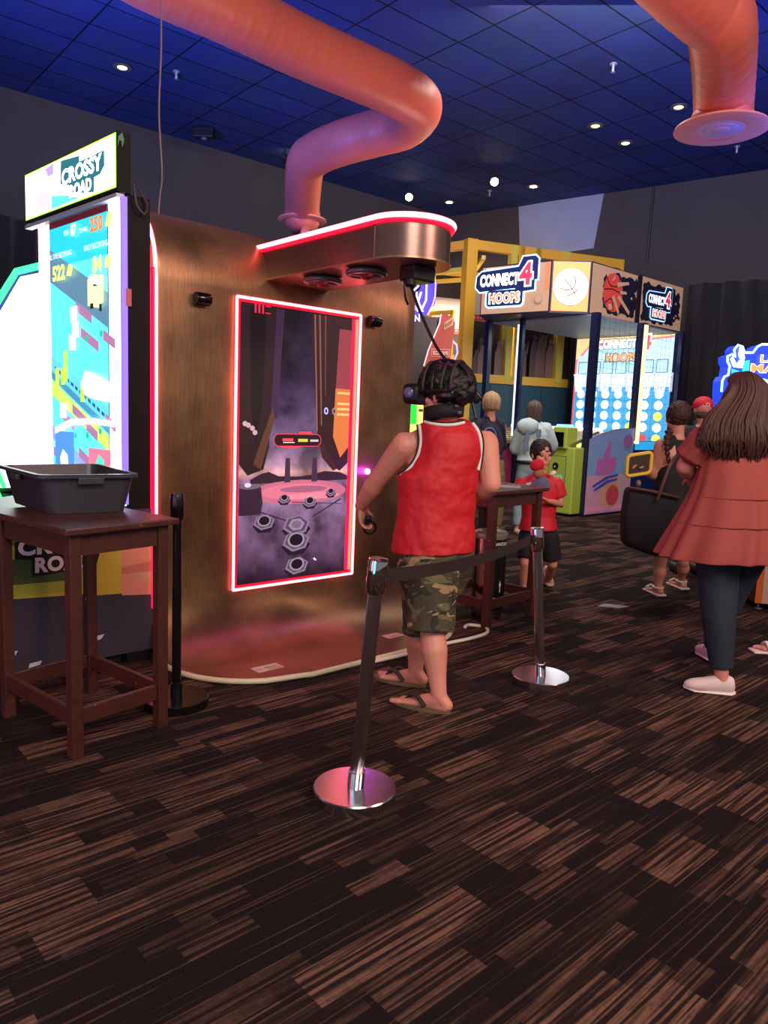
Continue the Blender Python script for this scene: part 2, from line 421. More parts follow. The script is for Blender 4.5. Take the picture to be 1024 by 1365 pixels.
# hanging cable
pts = catmull([J(214, -30, 5.2), J(215, 60, 5.2), J(212, 150, 5.2), J(216, 230, 5.22), J(213, 262, 5.24), J(211, 300, 5.25), J(210, 420, 5.25)], 6)
bm = B(); tube(bm, pts, .006, 6); solo('hanging_cable', bm, paint('#8a7078'), 'thin pale cable hanging from the ceiling behind the screen wall', 'cable', smooth=True)

# ------------------------------------------------------------------ spiral ducts
def duct_mat():
    m = mat('salmon_duct_paint', '#cc6658', 0.42, 0.0, noise_amt=0.12, nscale=2.5, bump=0.15, bscale=12)
    return m
def duct(name, pts, r, out, lab, sub, rim=.155):
    root = thing(name, lab, 'air duct', (out.x, out.y, out.z))
    path = catmull(pts, 26); bm = B(); rs = []; acc = 0; step = 0.16; L_ = []
    # resample and add thin spiral seam ridges
    for i, p in enumerate(path):
        if i: acc += (p-path[i-1]).length
        L_.append(acc)
    n = int(acc/0.02); pp = []; j = 0
    for i in range(n+1):
        s = acc*i/n
        while j < len(L_)-2 and L_[j+1] < s: j += 1
        f = (s-L_[j])/max(1e-6, L_[j+1]-L_[j]); pp.append(path[j].lerp(path[j+1], f)); rs.append(r+(0.0022 if (s % step) < 0.024 else 0))
    tube(bm, pp, rs, 40); o = ob('spiral_pipe', bm, duct_mat(), root, True)
    bm = B(); c = out
    lathe(bm, [(r+.005, .0), (r+.012, -.04), (r+.01, -.09), (r-.01, -.1)], c+Z*.1, Z, 40); ob('collar', bm, duct_mat(), root, True)
    bm = B(); lathe(bm, [(r-.02, 0), (r+rim-.01, -.035), (r+rim, -.055), (r+rim-.07, -.07), (r-.02, -.05)], c+Z*.01, Z, 48); sharp(ob('diffuser_rim', bm, mat('diffuser_pink', '#e8907c', .5), root))
    for k in range(3):
        rr = r-.03-k*.07; bm = B(); lathe(bm, [(rr, -.045-k*.007), (rr+.016, -.05-k*.007), (rr-.03, -.062-k*.007)], c+Z*.02, Z, 40)
        ob('diffuser_cone', bm, mat('diffuser_grille', '#c9a2a8', .5), root, True)
    bm = B(); lathe(bm, [(r-.03, -.02), (r-.03, -.03)], c+Z*.02, Z, 30); ob('dark_throat', bm, paint('#0c0a0c'), root)
    for s in sub:
        bm = B(); lathe(bm, [(r+.005, -.03), (r+.014, -.02), (r+.014, .02), (r+.005, .03)], s[0], s[1], 40); ob('joint_band', bm, duct_mat(), root, True)
    return root
zd = 4.62
o1 = J(403, 290, 11.1); top1 = V((o1.x, o1.y, zd-.25))
P = [G(90, -110, zd), G(180, -45, zd), G(300, 12, zd), G(400, 62, zd), G(480, 97, zd), G(530, 120, zd), G(558, 142, zd), G(540, 166, zd+.02), G(500, 178, zd+.02), G(455, 191, zd), G(422, 205, zd), G(407, 222, zd-.03), V((o1.x, o1.y-.02, zd-.28)), V((o1.x, o1.y, zd-.45)), V((o1.x, o1.y, o1.z))]
duct('spiral_duct', P, .245, o1, 'salmon pink spiral duct bending above the screen wall down to its round outlet', [], .11)
o2 = J(962, 166, 7.15)
P = [G(780, -230, zd), G(850, -90, zd), G(905, -25, zd), G(940, 8, zd), G(962, 36, zd-.04), V((o2.x-.02, o2.y-.04, zd-.2)), V((o2.x, o2.y, zd-.4)), V((o2.x, o2.y, o2.z))]
duct('spiral_duct', P, .255, o2, 'salmon pink spiral duct coming down at the top right with a large round outlet', [])
# ------------------------------------------------------------------ screen wall (curved metal booth)
P0 = V((-1.282, 4.206, 0)); BU = az(48); BN = V((cos(R(48)), -sin(R(48)), 0))     # along the wall, out towards the hall
def bp(s, n, z): return P0+BU*s+BN*n+Z*z
S0, S1 = -0.06, 1.95
def brushed():
    m = bpy.data.materials.new('brushed_bronze'); m.use_nodes = True; nt = m.node_tree; N = nt.nodes; L = nt.links; b = N['Principled BSDF']
    b.inputs['Metallic'].default_value = .7; b.inputs['Roughness'].default_value = .36; b.inputs['Anisotropic'].default_value = .6
    tc = N.new('ShaderNodeTexCoord')
    def nz(sc, scale, det=4):
        mp = N.new('ShaderNodeMapping'); mp.inputs['Scale'].default_value = sc; L.new(tc.outputs['Object'], mp.inputs[0])
        n = N.new('ShaderNodeTexNoise'); n.inputs['Scale'].default_value = scale; n.inputs['Detail'].default_value = det; L.new(mp.outputs[0], n.inputs['Vector']); return n.outputs['Fac']
    a = nz((60, 60, 1.5), 4, 3); c = nz((1, 1, 1), 2.2, 5)
    cr = N.new('ShaderNodeValToRGB'); L.new(c, cr.inputs[0]); cr.color_ramp.elements[0].position = .32; cr.color_ramp.elements[0].color = lin('#6c543e')
    cr.color_ramp.elements[1].position = .68; cr.color_ramp.elements[1].color = lin('#a6805a')
    mx = N.new('ShaderNodeMix'); mx.data_type = 'RGBA'; mx.blend_type = 'MULTIPLY'; mx.inputs[0].default_value = .55; L.new(cr.outputs[0], mx.inputs[6])
    c2 = N.new('ShaderNodeValToRGB'); L.new(a, c2.inputs[0]); c2.color_ramp.elements[0].position = .35; c2.color_ramp.elements[0].color = (.45, .45, .45, 1); c2.color_ramp.elements[1].position = .65
    L.new(c2.outputs[0], mx.inputs[7]); L.new(mx.outputs[2], b.inputs['Base Color'])
    r = N.new('ShaderNodeMapRange'); r.inputs[3].default_value = .30; r.inputs[4].default_value = .5; L.new(c, r.inputs[0]); L.new(r.outputs[0], b.inputs['Roughness'])
    q = N.new('ShaderNodeBump'); q.inputs['Strength'].default_value = .12; q.inputs['Distance'].default_value = .002; L.new(a, q.inputs['Height']); L.new(q.outputs[0], b.inputs['Normal'])
    return m
BRZ = brushed()
booth = thing('screen_booth', 'tall curved bronze metal wall with a red neon framed screen', 'game booth', bp(0, 0, 0))
# profile (n, z): floor lip, lower curve, upright, upper curve backwards
prof = [(0.78, 0.012)]
prof += [(0.34-0.32*sin(R(a))+0.0, 0.34-0.328*cos(R(a))) for a in range(0, 91, 9)]
prof = [(0.78, 0.012), (.6, .012), (.45, .012)]+[(0.33-0.33*sin(R(a)), 0.342-0.33*cos(R(a))) for a in range(0, 91, 9)]
prof += [(0, .8), (0, 1.3), (0, 1.8), (0, 2.15)]+[(-.38+.38*cos(R(a)), 2.2+.38*sin(R(a))) for a in range(0, 91, 9)]+[(-.55, 2.58)]
# width as a function of n gives the rounded front corners in plan
def edge(n):
    r = .55; x = max(0, n-(.80-r)); x = min(x, r*0.9999)
    return r-math.sqrt(r*r-x*x)
bm = B(); rows = []
fine = []
for a, b in zip(prof, prof[1:]):
    k = 14 if (a[0] > .4) else 1
    for j in range(k): fine.append((a[0]+(b[0]-a[0])*j/k, a[1]+(b[1]-a[1])*j/k))
fine.append(prof[-1])
for n, z in fine:
    e = edge(n); s0 = S0+e; s1 = S1-e
    rows.append([bm.verts.new(bp(s0+(s1-s0)*k/24, n, z)) for k in range(25)])
for a, b in zip(rows, rows[1:]):
    for k in range(24): bm.faces.new((a[k], a[k+1], b[k+1], b[k]))
bmesh.ops.recalc_face_normals(bm, faces=bm.faces); bm.faces.ensure_lookup_table()
if bm.faces[3].normal.z < 0: bmesh.ops.reverse_faces(bm, faces=bm.faces[:])
bm2 = bm; me = None
o = ob('metal_sheet', bm, BRZ, booth, True, mods=[('SOLIDIFY', dict(thickness=.012, offset=-1))])
bm = B()
for s in (S0+.03, S1-.05):   # hidden side cheeks behind the sheet
    pts = [bp(s, -.02, .03), bp(s, -.02, 2.15)]+[bp(s, -.38+.36*cos(R(a)), 2.18+.36*sin(R(a))) for a in range(0, 91, 15)]+[bp(s, -.55, 2.54), bp(s, -.55, .03)]
    prism(bm, pts, BU*.02); ob('side_cheek', bm, paint('#1b1416', .5), booth); bm = B()
bm.free()
bm = B(); prism(bm, [bp(S0+.03, -.56, .02), bp(S1-.03, -.56, .02), bp(S1-.03, -.56, 2.57), bp(S0+.03, -.56, 2.57)], -BN*.02); ob('back_panel', bm, paint('#151214', .6), booth)
NEON = mat('red_neon_tube', '#ff6a74', .4, 0, 5.0)
NEONR = mat('red_neon_halo', '#ff1030', .4, 0, 1.6)  # added red glowing backing strips, standing in for the tubes' halo
def neon(path, r, parent, name='neon_strip', closed=False, m=NEON):
    bm = B(); tube(bm, path, r, 8, closed=closed); return ob(name, bm, m, parent, True)
# neon up the left edge, following the curve at the top
pth = [bp(-.036, .016, z) for z in (.35, .8, 1.4, 2.0, 2.15)]+[bp(-.036, -.38+.39*cos(R(a)), 2.2+.39*sin(R(a))) for a in range(8, 66, 8)]
neon(pth, .011, booth, 'edge_neon_strip')
bm = B(); tube(bm, [p-BU*.03-BN*.006 for p in pth], .012, 8); ob('edge_neon_halo', bm, NEONR, booth, True)
# screen, in a shallow recess with a glass front and neon frame
sx0, sx1, sz0, sz1 = .468, 1.425, .335, 2.118
bm = B(); prism(bm, [bp(sx0, .002, sz0), bp(sx1, .002, sz0), bp(sx1, .002, sz1), bp(sx0, .002, sz1)], BN*.006); scr = ob('display_panel', bm, mat('screen_black', '#120c12', .12), booth)
ins = .02
fr = [(sx0, sz0), (sx1, sz0), (sx1, sz1), (sx0, sz1)]
for i in range(4):
    a, b = fr[i], fr[(i+1) % 4]; neon([bp(a[0], .02, a[1]), bp(b[0], .02, b[1])], .009, booth, 'screen_neon_strip')
bm = B()
for (a, b, c, d) in ((sx0+.008, sz0+.008, sx0+.03, sz1-.008), (sx0+.03, sz0+.008, sx1-.008, sz0+.026), (sx0+.03, sz1-.026, sx1-.008, sz1-.008)):
    prism(bm, [bp(a, .009, b), bp(c, .009, b), bp(c, .009, d), bp(a, .009, d)], BN*.004)
ob('neon_channel', bm, mat('red_channel_dim', '#c01030', .4, 0, .55), booth)
bm = B(); prism(bm, [bp(sx1-.065, .009, sz0+.03), bp(sx1-.04, .009, sz0+.03), bp(sx1-.04, .009, sz1-.03), bp(sx1-.065, .009, sz1-.03)], BN*.004)
ob('neon_channel', bm, mat('red_channel_side', '#ff1040', .4, 0, 1.3), booth)
bm = B(); prism(bm, [bp(sx1-.036, .009, sz0+.03), bp(sx1-.014, .009, sz0+.03), bp(sx1-.014, .009, sz1-.03), bp(sx1-.036, .009, sz1-.03)], BN*.006)
ob('side_strip', bm, mat('peach_strip', '#e0a080', .4, 0, .55), booth)
# picture on the screen: procedural sky, drapes and deck
def scene_img():
    m = bpy.data.materials.new('screen_picture'); m.use_nodes = True; nt = m.node_tree; N = nt.nodes; L = nt.links; b = N['Principled BSDF']
    b.inputs['Base Color'].default_value = (0.01, .008, .01, 1); b.inputs['Roughness'].default_value = .12
    uv = N.new('ShaderNodeUVMap'); sp = N.new('ShaderNodeSeparateXYZ'); L.new(uv.outputs[0], sp.inputs[0])
    gr = N.new('ShaderNodeValToRGB'); L.new(sp.outputs[1], gr.inputs[0]); e = gr.color_ramp.elements
    st = [(0, '#1e1220'), (.06, '#4a3048'), (.2, '#6a4c6a'), (.33, '#8a6a8c'), (.38, '#7c5a7a'), (.405, '#c08a80'), (.43, '#a07890'), (.5, '#6d5572'), (.62, '#4a3a58'), (.75, '#2c1c34'), (1, '#1c0f1e')]
    e[0].position = 0; e[0].color = lin(st[0][1]); e[1].position = 1; e[1].color = lin(st[-1][1])
    for p, c in st[1:-1]: x = e.new(p); x.color = lin(c)
    n = N.new('ShaderNodeTexNoise'); mp = N.new('ShaderNodeMapping'); mp.inputs['Scale'].default_value = (1.6, 3.2, 1); L.new(uv.outputs[0], mp.inputs[0]); L.new(mp.outputs[0], n.inputs[0]); n.inputs['Scale'].default_value = 2.4; n.inputs['Detail'].default_value = 7
    r = N.new('ShaderNodeMapRange'); r.inputs[1].default_value = .36; r.inputs[2].default_value = .72; r.inputs[3].default_value = .4; r.inputs[4].default_value = 2.1; L.new(n.outputs['Fac'], r.inputs[0])
    mx = N.new('ShaderNodeMix'); mx.data_type = 'RGBA'; mx.blend_type = 'MULTIPLY'; mx.inputs[0].default_value = 1; L.new(gr.outputs[0], mx.inputs[6]); L.new(r.outputs[0], mx.inputs[7])
    L.new(mx.outputs[2], b.inputs['Emission Color']); b.inputs['Emission Strength'].default_value = .85
    return m
SW, SH = sx1-sx0, sz1-sz0
bm = B(); ul = bm.loops.layers.uv.new('uv'); q = [bm.verts.new(bp(a, .0095, b)) for a, b in ((sx0+.03, sz0+.02), (sx1-.065, sz0+.02), (sx1-.065, sz1-.02), (sx0+.03, sz1-.02))]
f = bm.faces.new(q)
for lp, uvc in zip(f.loops, ((0, 0), (1, 0), (1, 1), (0, 1))): lp[ul].uv = uvc
ob('screen_picture', bm, scene_img(), scr)
def g2(x, y): return (x*SW, y*SH)
def sp_(pts, c, e=.8): return ('p', [g2(*p) for p in pts], glow(c, e))
def ellp(cx, cy, rx, ry, c, e=.8, a0=0, k=24): return ('p', [g2(cx+rx*cos(2*pi*j/k+a0), cy+ry*sin(2*pi*j/k+a0)) for j in range(k)], glow(c, e))
IT = [sp_([(.035, .98), (.30, .98), (.27, .62), (.26, .5), (.22, .42), (.10, .40), (.035, .44)], '#221318'),
      sp_([(.10, .98), (.22, .98), (.21, .7), (.16, .5), (.12, .62)], '#120a0e'), sp_([(.30, .98), (.36, .98), (.32, .6), (.27, .6)], '#3a2340', .6),
      sp_([(.14, .44), (.20, .42), (.30, .60), (.285, .64)], '#5a3626', .6),
      sp_([(.58, .98), (.93, .98), (.93, .44), (.86, .41), (.74, .44), (.66, .52), (.64, .62)], '#2a1418'),
      sp_([(.60, .98), (.612, .98), (.655, .56), (.645, .56)], '#8a5a48', .6), sp_([(.64, .98), (.652, .98), (.69, .58), (.682, .58)], '#8a5a48', .6), sp_([(.69, .98), (.70, .98), (.715, .68), (.71, .7)], '#7a4a42', .6),
      sp_([(.82, .94), (.93, .94), (.93, .5), (.84, .5), (.80, .7)], '#8a3a44', .7), sp_([(.80, .72), (.93, .72), (.93, .50), (.86, .46), (.79, .54)], '#c8703a', .7),
      sp_([(.66, .54), (.72, .50), (.84, .42), (.80, .41), (.70, .46)], '#3a1c1a', .7)]
for y in (.62, .64, .66, .7): IT.append(sp_([(.82, y), (.93, y), (.93, y+.008), (.82, y+.008)], '#ffb070', .9))
for x, y in ((.10, .575), (.13, .565), (.15, .55), (.075, .58)): IT.append(ellp(x, y, .018, .009, '#b89aa0', .7))
# far horizon: low hills, pillars, red lit round deck
IT += [sp_([(.12, .385), (.2, .405), (.26, .412), (.34, .395), (.5, .392), (.62, .398), (.72, .41), (.86, .405), (.93, .39), (.93, .375), (.12, .37)], '#2c1826', .8),
       ellp(.52, .335, .40, .045, '#b06078', .8), ellp(.5, .337, .30, .03, '#c46a7e', .8), ellp(.62, .318, .24, .012, '#dd7a88', .8), ellp(.55, .345, .2, .012, '#8f5470', .8)]
for x in (.385, .61): IT.append(sp_([(x, .372), (x+.05, .372), (x+.043, .46), (x+.007, .46)], '#3a2638', .8))
# lit status bar
bx = [(x, y) for x, y in rrect(.30*SW, .505*SH, .68*SW, .545*SH, .034)]
IT += [('p', outline(bx, .006), glow('#c03048', .9)), ('p', bx, glow('#240a12', .8)),
       ('r', .5*SW, .548*SH, .6*SW, .556*SH, glow('#e03a4a', 1)), ('r', .36*SW, .497*SH, .5*SW, .503*SH, glow('#e03a4a', 1))]
for k in range(7): IT.append(('r', (.365+.0125*k)*SW, .521*SH, (.373+.0125*k)*SW, .531*SH, glow('#ff5060', 1)))
IT += [('r', .37*SW, .515*SH, .46*SW, .518*SH, glow('#d8c8c8', 1)), ('r', .49*SW, .519*SH, .57*SW, .53*SH, glow('#b8b040', .9)), ('r', .59*SW, .52*SH, .66*SW, .528*SH, glow('#b0a8b0', .9))]
IT += [('t', 'ПСЭ'[:0]+'III', (.13*SW, .955*SH, .20*SW, .985*SH), glow('#c02040', .9), .02), ('r', .21*SW, .957*SH, .25*SW, .961*SH, glow('#c02040', .9)), ('r', .21*SW, .98*SH, .25*SW, .984*SH, glow('#c02040', .9))]
for x in (.72, .79): IT += [ellp(x, .635, .018, .013, '#b0a8ff' if x < .75 else '#8a7078', 1), ellp(x, .635, .010, .008, '#3a2a6a' if x < .75 else '#4a2c30', .8)]
# deck plates: dark seams, block at left, hexagonal ports
IT += [sp_([(.15, .275), (.16, .278), (.46, .225), (.45, .222)], '#2c1a30', .8), sp_([(.62, .24), (.63, .238), (.88, .30), (.87, .304)], '#2c1a30', .8), sp_([(.45, .30), (.88, .284), (.88, .281), (.45, .297)], '#3a2440', .8),
       sp_([(.035, .26), (.20, .26), (.215, .30), (.20, .36), (.035, .37)], '#2e1a2c', .8), ellp(.115, .362, .085, .010, '#6a5068', .8), ellp(.10, .367, .025, .008, '#b8b8c8', .9)]
def port(x, y, s, star=False):
    out = [ellp(x, y-.012*s*1.2, .105*s, .034*s, '#1c1020', .8, 0, 6), ellp(x, y, .10*s, .034*s, '#7a6880', .75, .26, 6), ellp(x, y+.002, .083*s, .028*s, '#4a3850', .8, .26, 6)]
    if star: out += [ellp(x, y+.003, .06*s, .021*s, '#85728a', .8, .1, 6), ellp(x, y+.003, .036*s, .012*s, '#6a5870', .8)]
    else: out += [ellp(x, y+.005, .062*s, .024*s, '#8c7a90', .8), ellp(x, y+.006, .048*s, .019*s, '#120a16', .8)]
    return out
for a in ((.23, .232, .85), (.60, .296, .6), (.385, .312, .5), (.78, .328, .45), (.49, .212, 1.15, True), (.49, .152, 1.15), (.50, .06, 1.0)): IT += port(*a)
IT += [sp_([(.64, .078), (.66, .07), (.665, .074), (.648, .083)], '#ffffff', 1)]
art('screen_graphics', scr, bp(sx0, .0105, sz0), BU, Z, IT, dz=.00012)
# two tracking sensors beside the screen
for s, z in ((.235, 2.07), (1.535, 2.09)):
    t = ob('tracking_sensor', lathe(B(), [(.034, -.045), (.036, -.04), (.036, .04), (.034, .045)], bp(s, .035, z), BU, 20), mat('gloss_black', '#0b0a0c', .15), booth, False, label='small black cylinder sensor'); sharp(t)
    bm = B(); box(bm, bp(s, .037, z), .095, .066, .003, BU, Z, BN) if False else box(bm, bp(s, .02, z), .06, .04, .05, BU, BN, Z); ob('sensor_mount', bm, paint('#141215', .4), t)
# sticker on the floor lip
art('warning_sticker', booth, bp(.36, .56, .0135), BU, -BN, [('p', rrect(-.075, -.06, .095, .03, .006), paint('#d8c8b8')), ('p', rrect(-.005, -.05, .088, -.028, .002), paint('#d89050')),
    ('c', -.045, -.015, .018, paint('#8a7a70')), ('c', -.045, -.015, .014, paint('#d8c8b8')), ('r', -.01, -.012, .08, -.006, paint('#8a7a70')), ('r', -.01, -.02, .06, -.016, paint('#8a7a70'))], dz=.0006)
art('warning_sticker', booth, bp(1.37, .53, .0135), BU, -BN, [('p', rrect(-.06, -.03, .08, .05, .006), paint('#d8c0a8')), ('r', -.03, -.01, .05, 0, paint('#c86a40'))], dz=.0006)
# cream edge cable laid round the floor lip
def lip(t0=-.02):
    pts = []
    for i in range(15):
        n = .12+(.80-.12)*i/14; e = edge(min(n, .7999)); pts.append(bp(S0+e-.02*(1), n+.0, .018))
    for k in range(14): pts.append(bp(.5+(1.45-.5)*k/13, .815, .018))
    for i in range(8):
        n = .80-.1*i/7; pts.append(bp(S1-edge(min(n, .7999))+.015, n+.01, .018))
    return pts
lp = lip()
bm = B(); tube(bm, lp, .016, 8); t = ob('edge_trim_tube', bm, mat('cream_rubber', '#d8c9a4', .45), booth, True)
pts = catmull([bp(.9, .84, .014), bp(1.2, .85, .014), bp(1.5, .84, .014), bp(1.75, .86, .014), bp(1.95, .84, .014), bp(2.05, .74, .014), bp(2.0, .64, .014), bp(1.93, .66, .014)], 8)
bm = B(); tube(bm, pts, .012, 8)
solo('floor_cable', bm, mat('white_cable', '#e6dcc8', .4), 'white cable along the front edge of the metal wall, looping at its right corner', 'cable', smooth=True)

# overhead arm
arm = bpy.data.objects.new('overhead_arm', None); COL.objects.link(arm); arm.parent = booth
AZ0, AZ1 = 2.25, 2.43; ac, ar = .92, .225
def armout(rr, z, n0=-.3, n1=1.0):
    out = [bp(ac-rr, n0, z), bp(ac-rr, n0+.5, z), bp(ac-rr, n1-.3, z)]
    out += [bp(ac-rr*cos(R(a)), n1+rr*sin(R(a)), z) for a in range(0, 181, 7)]
    out += [bp(ac+rr, n1-.3, z), bp(ac+rr, n0+.5, z), bp(ac+rr, n0, z)]
    return out
steel = mat('brushed_steel', '#8a6f66', .3, .85, noise_amt=.25, nscale=6, stretch=(1, 1, 30))
bm = B(); prism(bm, armout(ar, AZ0), Z*(AZ1-AZ0)); sharp(ob('arm_body', bm, steel, booth))
bm = B(); prism(bm, armout(ar+.008, AZ0-.006), Z*.01); prism(bm, armout(ar+.008, AZ1-.004), Z*.01); sharp(ob('arm_rim', bm, mat('warm_steel_rim', '#b08a70', .3, .8), booth))
bpy.data.objects.remove(arm)
neon(armout(ar+.014, AZ1+.018, -.16), .015, booth, 'arm_neon_strip')
bm = B(); pp = armout(ar+.008, AZ1-.0, -.16); tube(bm, pp, .013, 6); ob('arm_neon_halo', bm, NEONR, booth, True)
bm = B(); box(bm, bp(ac-ar-.002, .98, (AZ0+AZ1)/2), .006, .02, AZ1-AZ0-.01, BU, BN); ob('arm_seam', bm, steel, booth)
for n in (.36, .76):
    c = bp(ac-.08, n, AZ0-.03)
    bm = B(); lathe(bm, [(.10, .02), (.115, .012), (.118, 0), (.11, -.012), (.085, -.014), (.085, .0), (.09, .02)], c, Z, 32); fan = ob('speaker_ring', bm, mat('grey_ring', '#77727a', .3, .6), booth, True)
    bm = B()
    for k in range(4):
        a = k*pi/2+.4; d = V((cos(a), sin(a), 0)); box(bm, c+d*.045+Z*-.012, .085, .012, .012, d, Z.cross(d))
    ob('speaker_spokes', bm, mat('pink_spokes', '#d89a98', .4, .3), fan)
    bm = B(); lathe(bm, [(.03, .02), (.035, -.01), (.02, -.03), (.001, -.035)], c, Z, 16); ob('speaker_cone', bm, mat('red_cone', '#b02030', .4), fan, True)
bm = B(); box(bm, bp(ac+.05, 1.03, AZ0-.045), .16, .12, .08, BU, BN, bev=.01); hub = ob('cable_reel', bm, paint('#141116', .4), booth)
bm = B(); lathe(bm, [(.03, 0), (.03, -.03), (.02, -.04)], bp(ac-.02, 1.05, AZ0-.08), Z, 12); ob('cable_gland', bm, paint('#0a0a0b'), hub)

# ------------------------------------------------------------------ tall game cabinet with the portrait screen
SD = az(47.5); FD = az(-47.0)            # along its side (away), along its front (away to the left)
K0 = V((-1.431, 4.04, 0))                # foot of the tower's front right edge
def cp(a, b, z): return K0+SD*a+FD*b+Z*z  # a: depth, b: leftwards
cab = thing('arcade_cabinet', 'tall portrait screen arcade cabinet with bright white sign on top', 'arcade machine', cp(0, 0, 0))
black = mat('cabinet_black', '#140c10', .6, noise_amt=.1, spec=.2)
CW = 1.08
bm = B(); prism(bm, [cp(.012, 0, 0), cp(.15, 0, 0), cp(.15, CW, 0), cp(.012, CW, 0)], Z*2.55); ob('tower', bm, black, cab)
# white light columns either side of the screen
bm = B(); prism(bm, [cp(0, 0.002, .9), cp(0.012, .002, .9), cp(0.012, .16, .9), cp(0, .16, .9)], Z*1.63); ob('light_column', bm, glow('#f4f0ff', 5), cab, label='white lit column right of the screen')
bm = B(); box(bm, cp(.0, -.008, 1.72), .03, .02, 1.62, SD, FD); ob('light_edge', bm, glow('#8a6cff', 1.1), cab)
bm = B(); prism(bm, [cp(0, CW-.17, .9), cp(0.012, CW-.17, .9), cp(0.012, CW, .9), cp(0, CW, .9)], Z*1.63); ob('light_column', bm, glow('#ffd8d4', 1.4), cab, label='pinkish lit column left of the screen')
bm = B(); prism(bm, [cp(-.004, CW-.1, .9), cp(0.012, CW-.1, .9), cp(0.012, CW-.05, .9), cp(-.004, CW-.05, .9)], Z*1.63); ob('light_edge', bm, glow('#fff4f2', 3), cab)
# screen picture (road, river and railway lanes), plane: U to the right = -FD
sw, sh = CW-.34, 1.66
bm = B(); prism(bm, [cp(0, .165, .86), cp(0.012, .165, .86), cp(0.012, CW-.175, .86), cp(0, CW-.175, .86)], Z*1.68); sc2 = ob('display_panel', bm, mat('screen_black', '#120c12', .12), cab)
def cg(c, e=1.5): return glow(c, e)
W_, H_ = sw, 1.62
it = [('r', 0, 0, W_, H_, cg('#5ad6ea', 1.0)), ('r', 0, 1.36, W_, 1.60, cg('#28c4dc', .9)), ('r', 0, 1.585, W_, H_, cg('#5a1020', .6))]
def lane(y, h, c, e=1.1, s=-.42): it.append(('p', [(0, y), (0, y+h), (W_, y+h+s*W_), (W_, y+s*W_)], cg(c, e)))
def onlane(x, y, wd, h, c, e=1.1, s=-.42): it.append(('p', [(x, y+s*x), (x, y+h+s*x), (x+wd, y+h+s*(x+wd)), (x+wd, y+s*(x+wd))], cg(c, e)))
lane(1.28, .19, '#5c86a0', .8); lane(.74, .10, '#58b8d8', 1.2); lane(.70, .045, '#4890b8', .8); lane(.60, .09, '#b8d860', 1.0); lane(.33, .08, '#8aa0d8', .9); lane(.27, .05, '#88d8e8', 1.3); lane(.02, .14, '#c8dc60', 1.0)
for k in range(14): onlane(.05+k*.056, .775, .035, .02, '#285878', .8)
for x, y, wd in ((.36, 1.235, .2), (.42, 1.11, .22), (.12, .52, .2), (.3, .62, .2), (.48, .60, .14), (.1, 1.0, .0), (.38, .40, .2), (.36, .27, .2), (.05, .36, .14), (.03, .24, .14), (.7, 1.2, .14), (.72, .75, .12)):
    if wd: onlane(x, y, wd, .055, '#a878a0', .8)
for x, y in ((.34, .92), (.5, .92), (.68, .94), (.2, .36), (.34, .36), (.5, .37), (.66, .4)): it.append(('c', x, y, .018, cg('#20b890', .9)))
for x, y, h in ((.08, .62, .14), (.16, .66, .1), (.2, .68, .18), (.42, .56, .12)): it.append(('r', x, y, x+.05, y+h, cg('#b8e048', 1.1)))
for x, y in ((.30, 1.02), (.32, .93), (.28, .86), (.14, .46), (.12, .30)): it.append(('r', x, y, x+.09, y+.09, cg('#c8f0ff', 1.5)))
it += [('p', [(.53, 1.10), (.53, 1.24), (.57, 1.27), (.72, 1.25), (.72, 1.11), (.66, 1.08)], cg('#f0f0a0', 1.3)), ('r', .60, 1.2, .65, 1.23, cg('#102040', .5)), ('r', .56, 1.08, .6, 1.11, cg('#203040', .5)), ('r', .67, 1.06, .7, 1.1, cg('#203040', .5)), ('p', [(.56, 1.22), (.58, 1.25), (.68, 1.24), (.68, 1.20)], cg('#ffffff', 1.5))]
it += [('t', 'NOW', (.24, 1.515, .31, 1.545), cg('#d8ffff', 1.6), .01), ('t', '87', (.33, 1.50, .40, 1.57), cg('#ffffff', 1.6), .03), ('t', 'TO WIN', (.44, 1.505, .54, 1.53), cg('#d8ffff', 1.6), .01), ('t', '250', (.57, 1.49, .72, 1.57), cg('#ff7a28', 1.2), .04), ('p', [(.75, 1.5), (.78, 1.57), (.84, 1.56), (.81, 1.49)], cg('#f0f070', 1.4)),
       ('t', 'ALL TIME RECORDING', (.03, 1.40, .34, 1.43), cg('#d8ffff', 1.6), .0), ('t', 'DAILY RECORDING', (.5, 1.40, .78, 1.43), cg('#d8ffff', 1.6), .0),
       ('t', '522', (.08, 1.27, .25, 1.36), cg('#f0ff70', 1.4), .04), ('p', [(.27, 1.29), (.30, 1.35), (.36, 1.34), (.33, 1.28)], cg('#f0f070', 1.4)), ('t', '84', (.60, 1.27, .71, 1.36), cg('#f0ff70', 1.4), .04), ('p', [(.74, 1.29), (.77, 1.35), (.83, 1.34), (.80, 1.28)], cg('#f0f070', 1.4))]
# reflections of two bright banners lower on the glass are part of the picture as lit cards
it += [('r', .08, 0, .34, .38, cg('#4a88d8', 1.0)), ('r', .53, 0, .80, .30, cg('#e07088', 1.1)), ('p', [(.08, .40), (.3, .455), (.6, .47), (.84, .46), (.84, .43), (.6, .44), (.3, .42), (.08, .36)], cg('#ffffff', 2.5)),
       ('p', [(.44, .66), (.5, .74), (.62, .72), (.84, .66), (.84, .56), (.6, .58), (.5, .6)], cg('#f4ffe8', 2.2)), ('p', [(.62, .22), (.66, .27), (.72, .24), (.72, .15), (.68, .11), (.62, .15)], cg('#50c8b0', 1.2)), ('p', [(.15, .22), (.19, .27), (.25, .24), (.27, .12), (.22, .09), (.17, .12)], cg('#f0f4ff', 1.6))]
art('screen_picture', sc2, cp(-.001, CW-.17, .90), -FD, Z, it, dz=.0003)
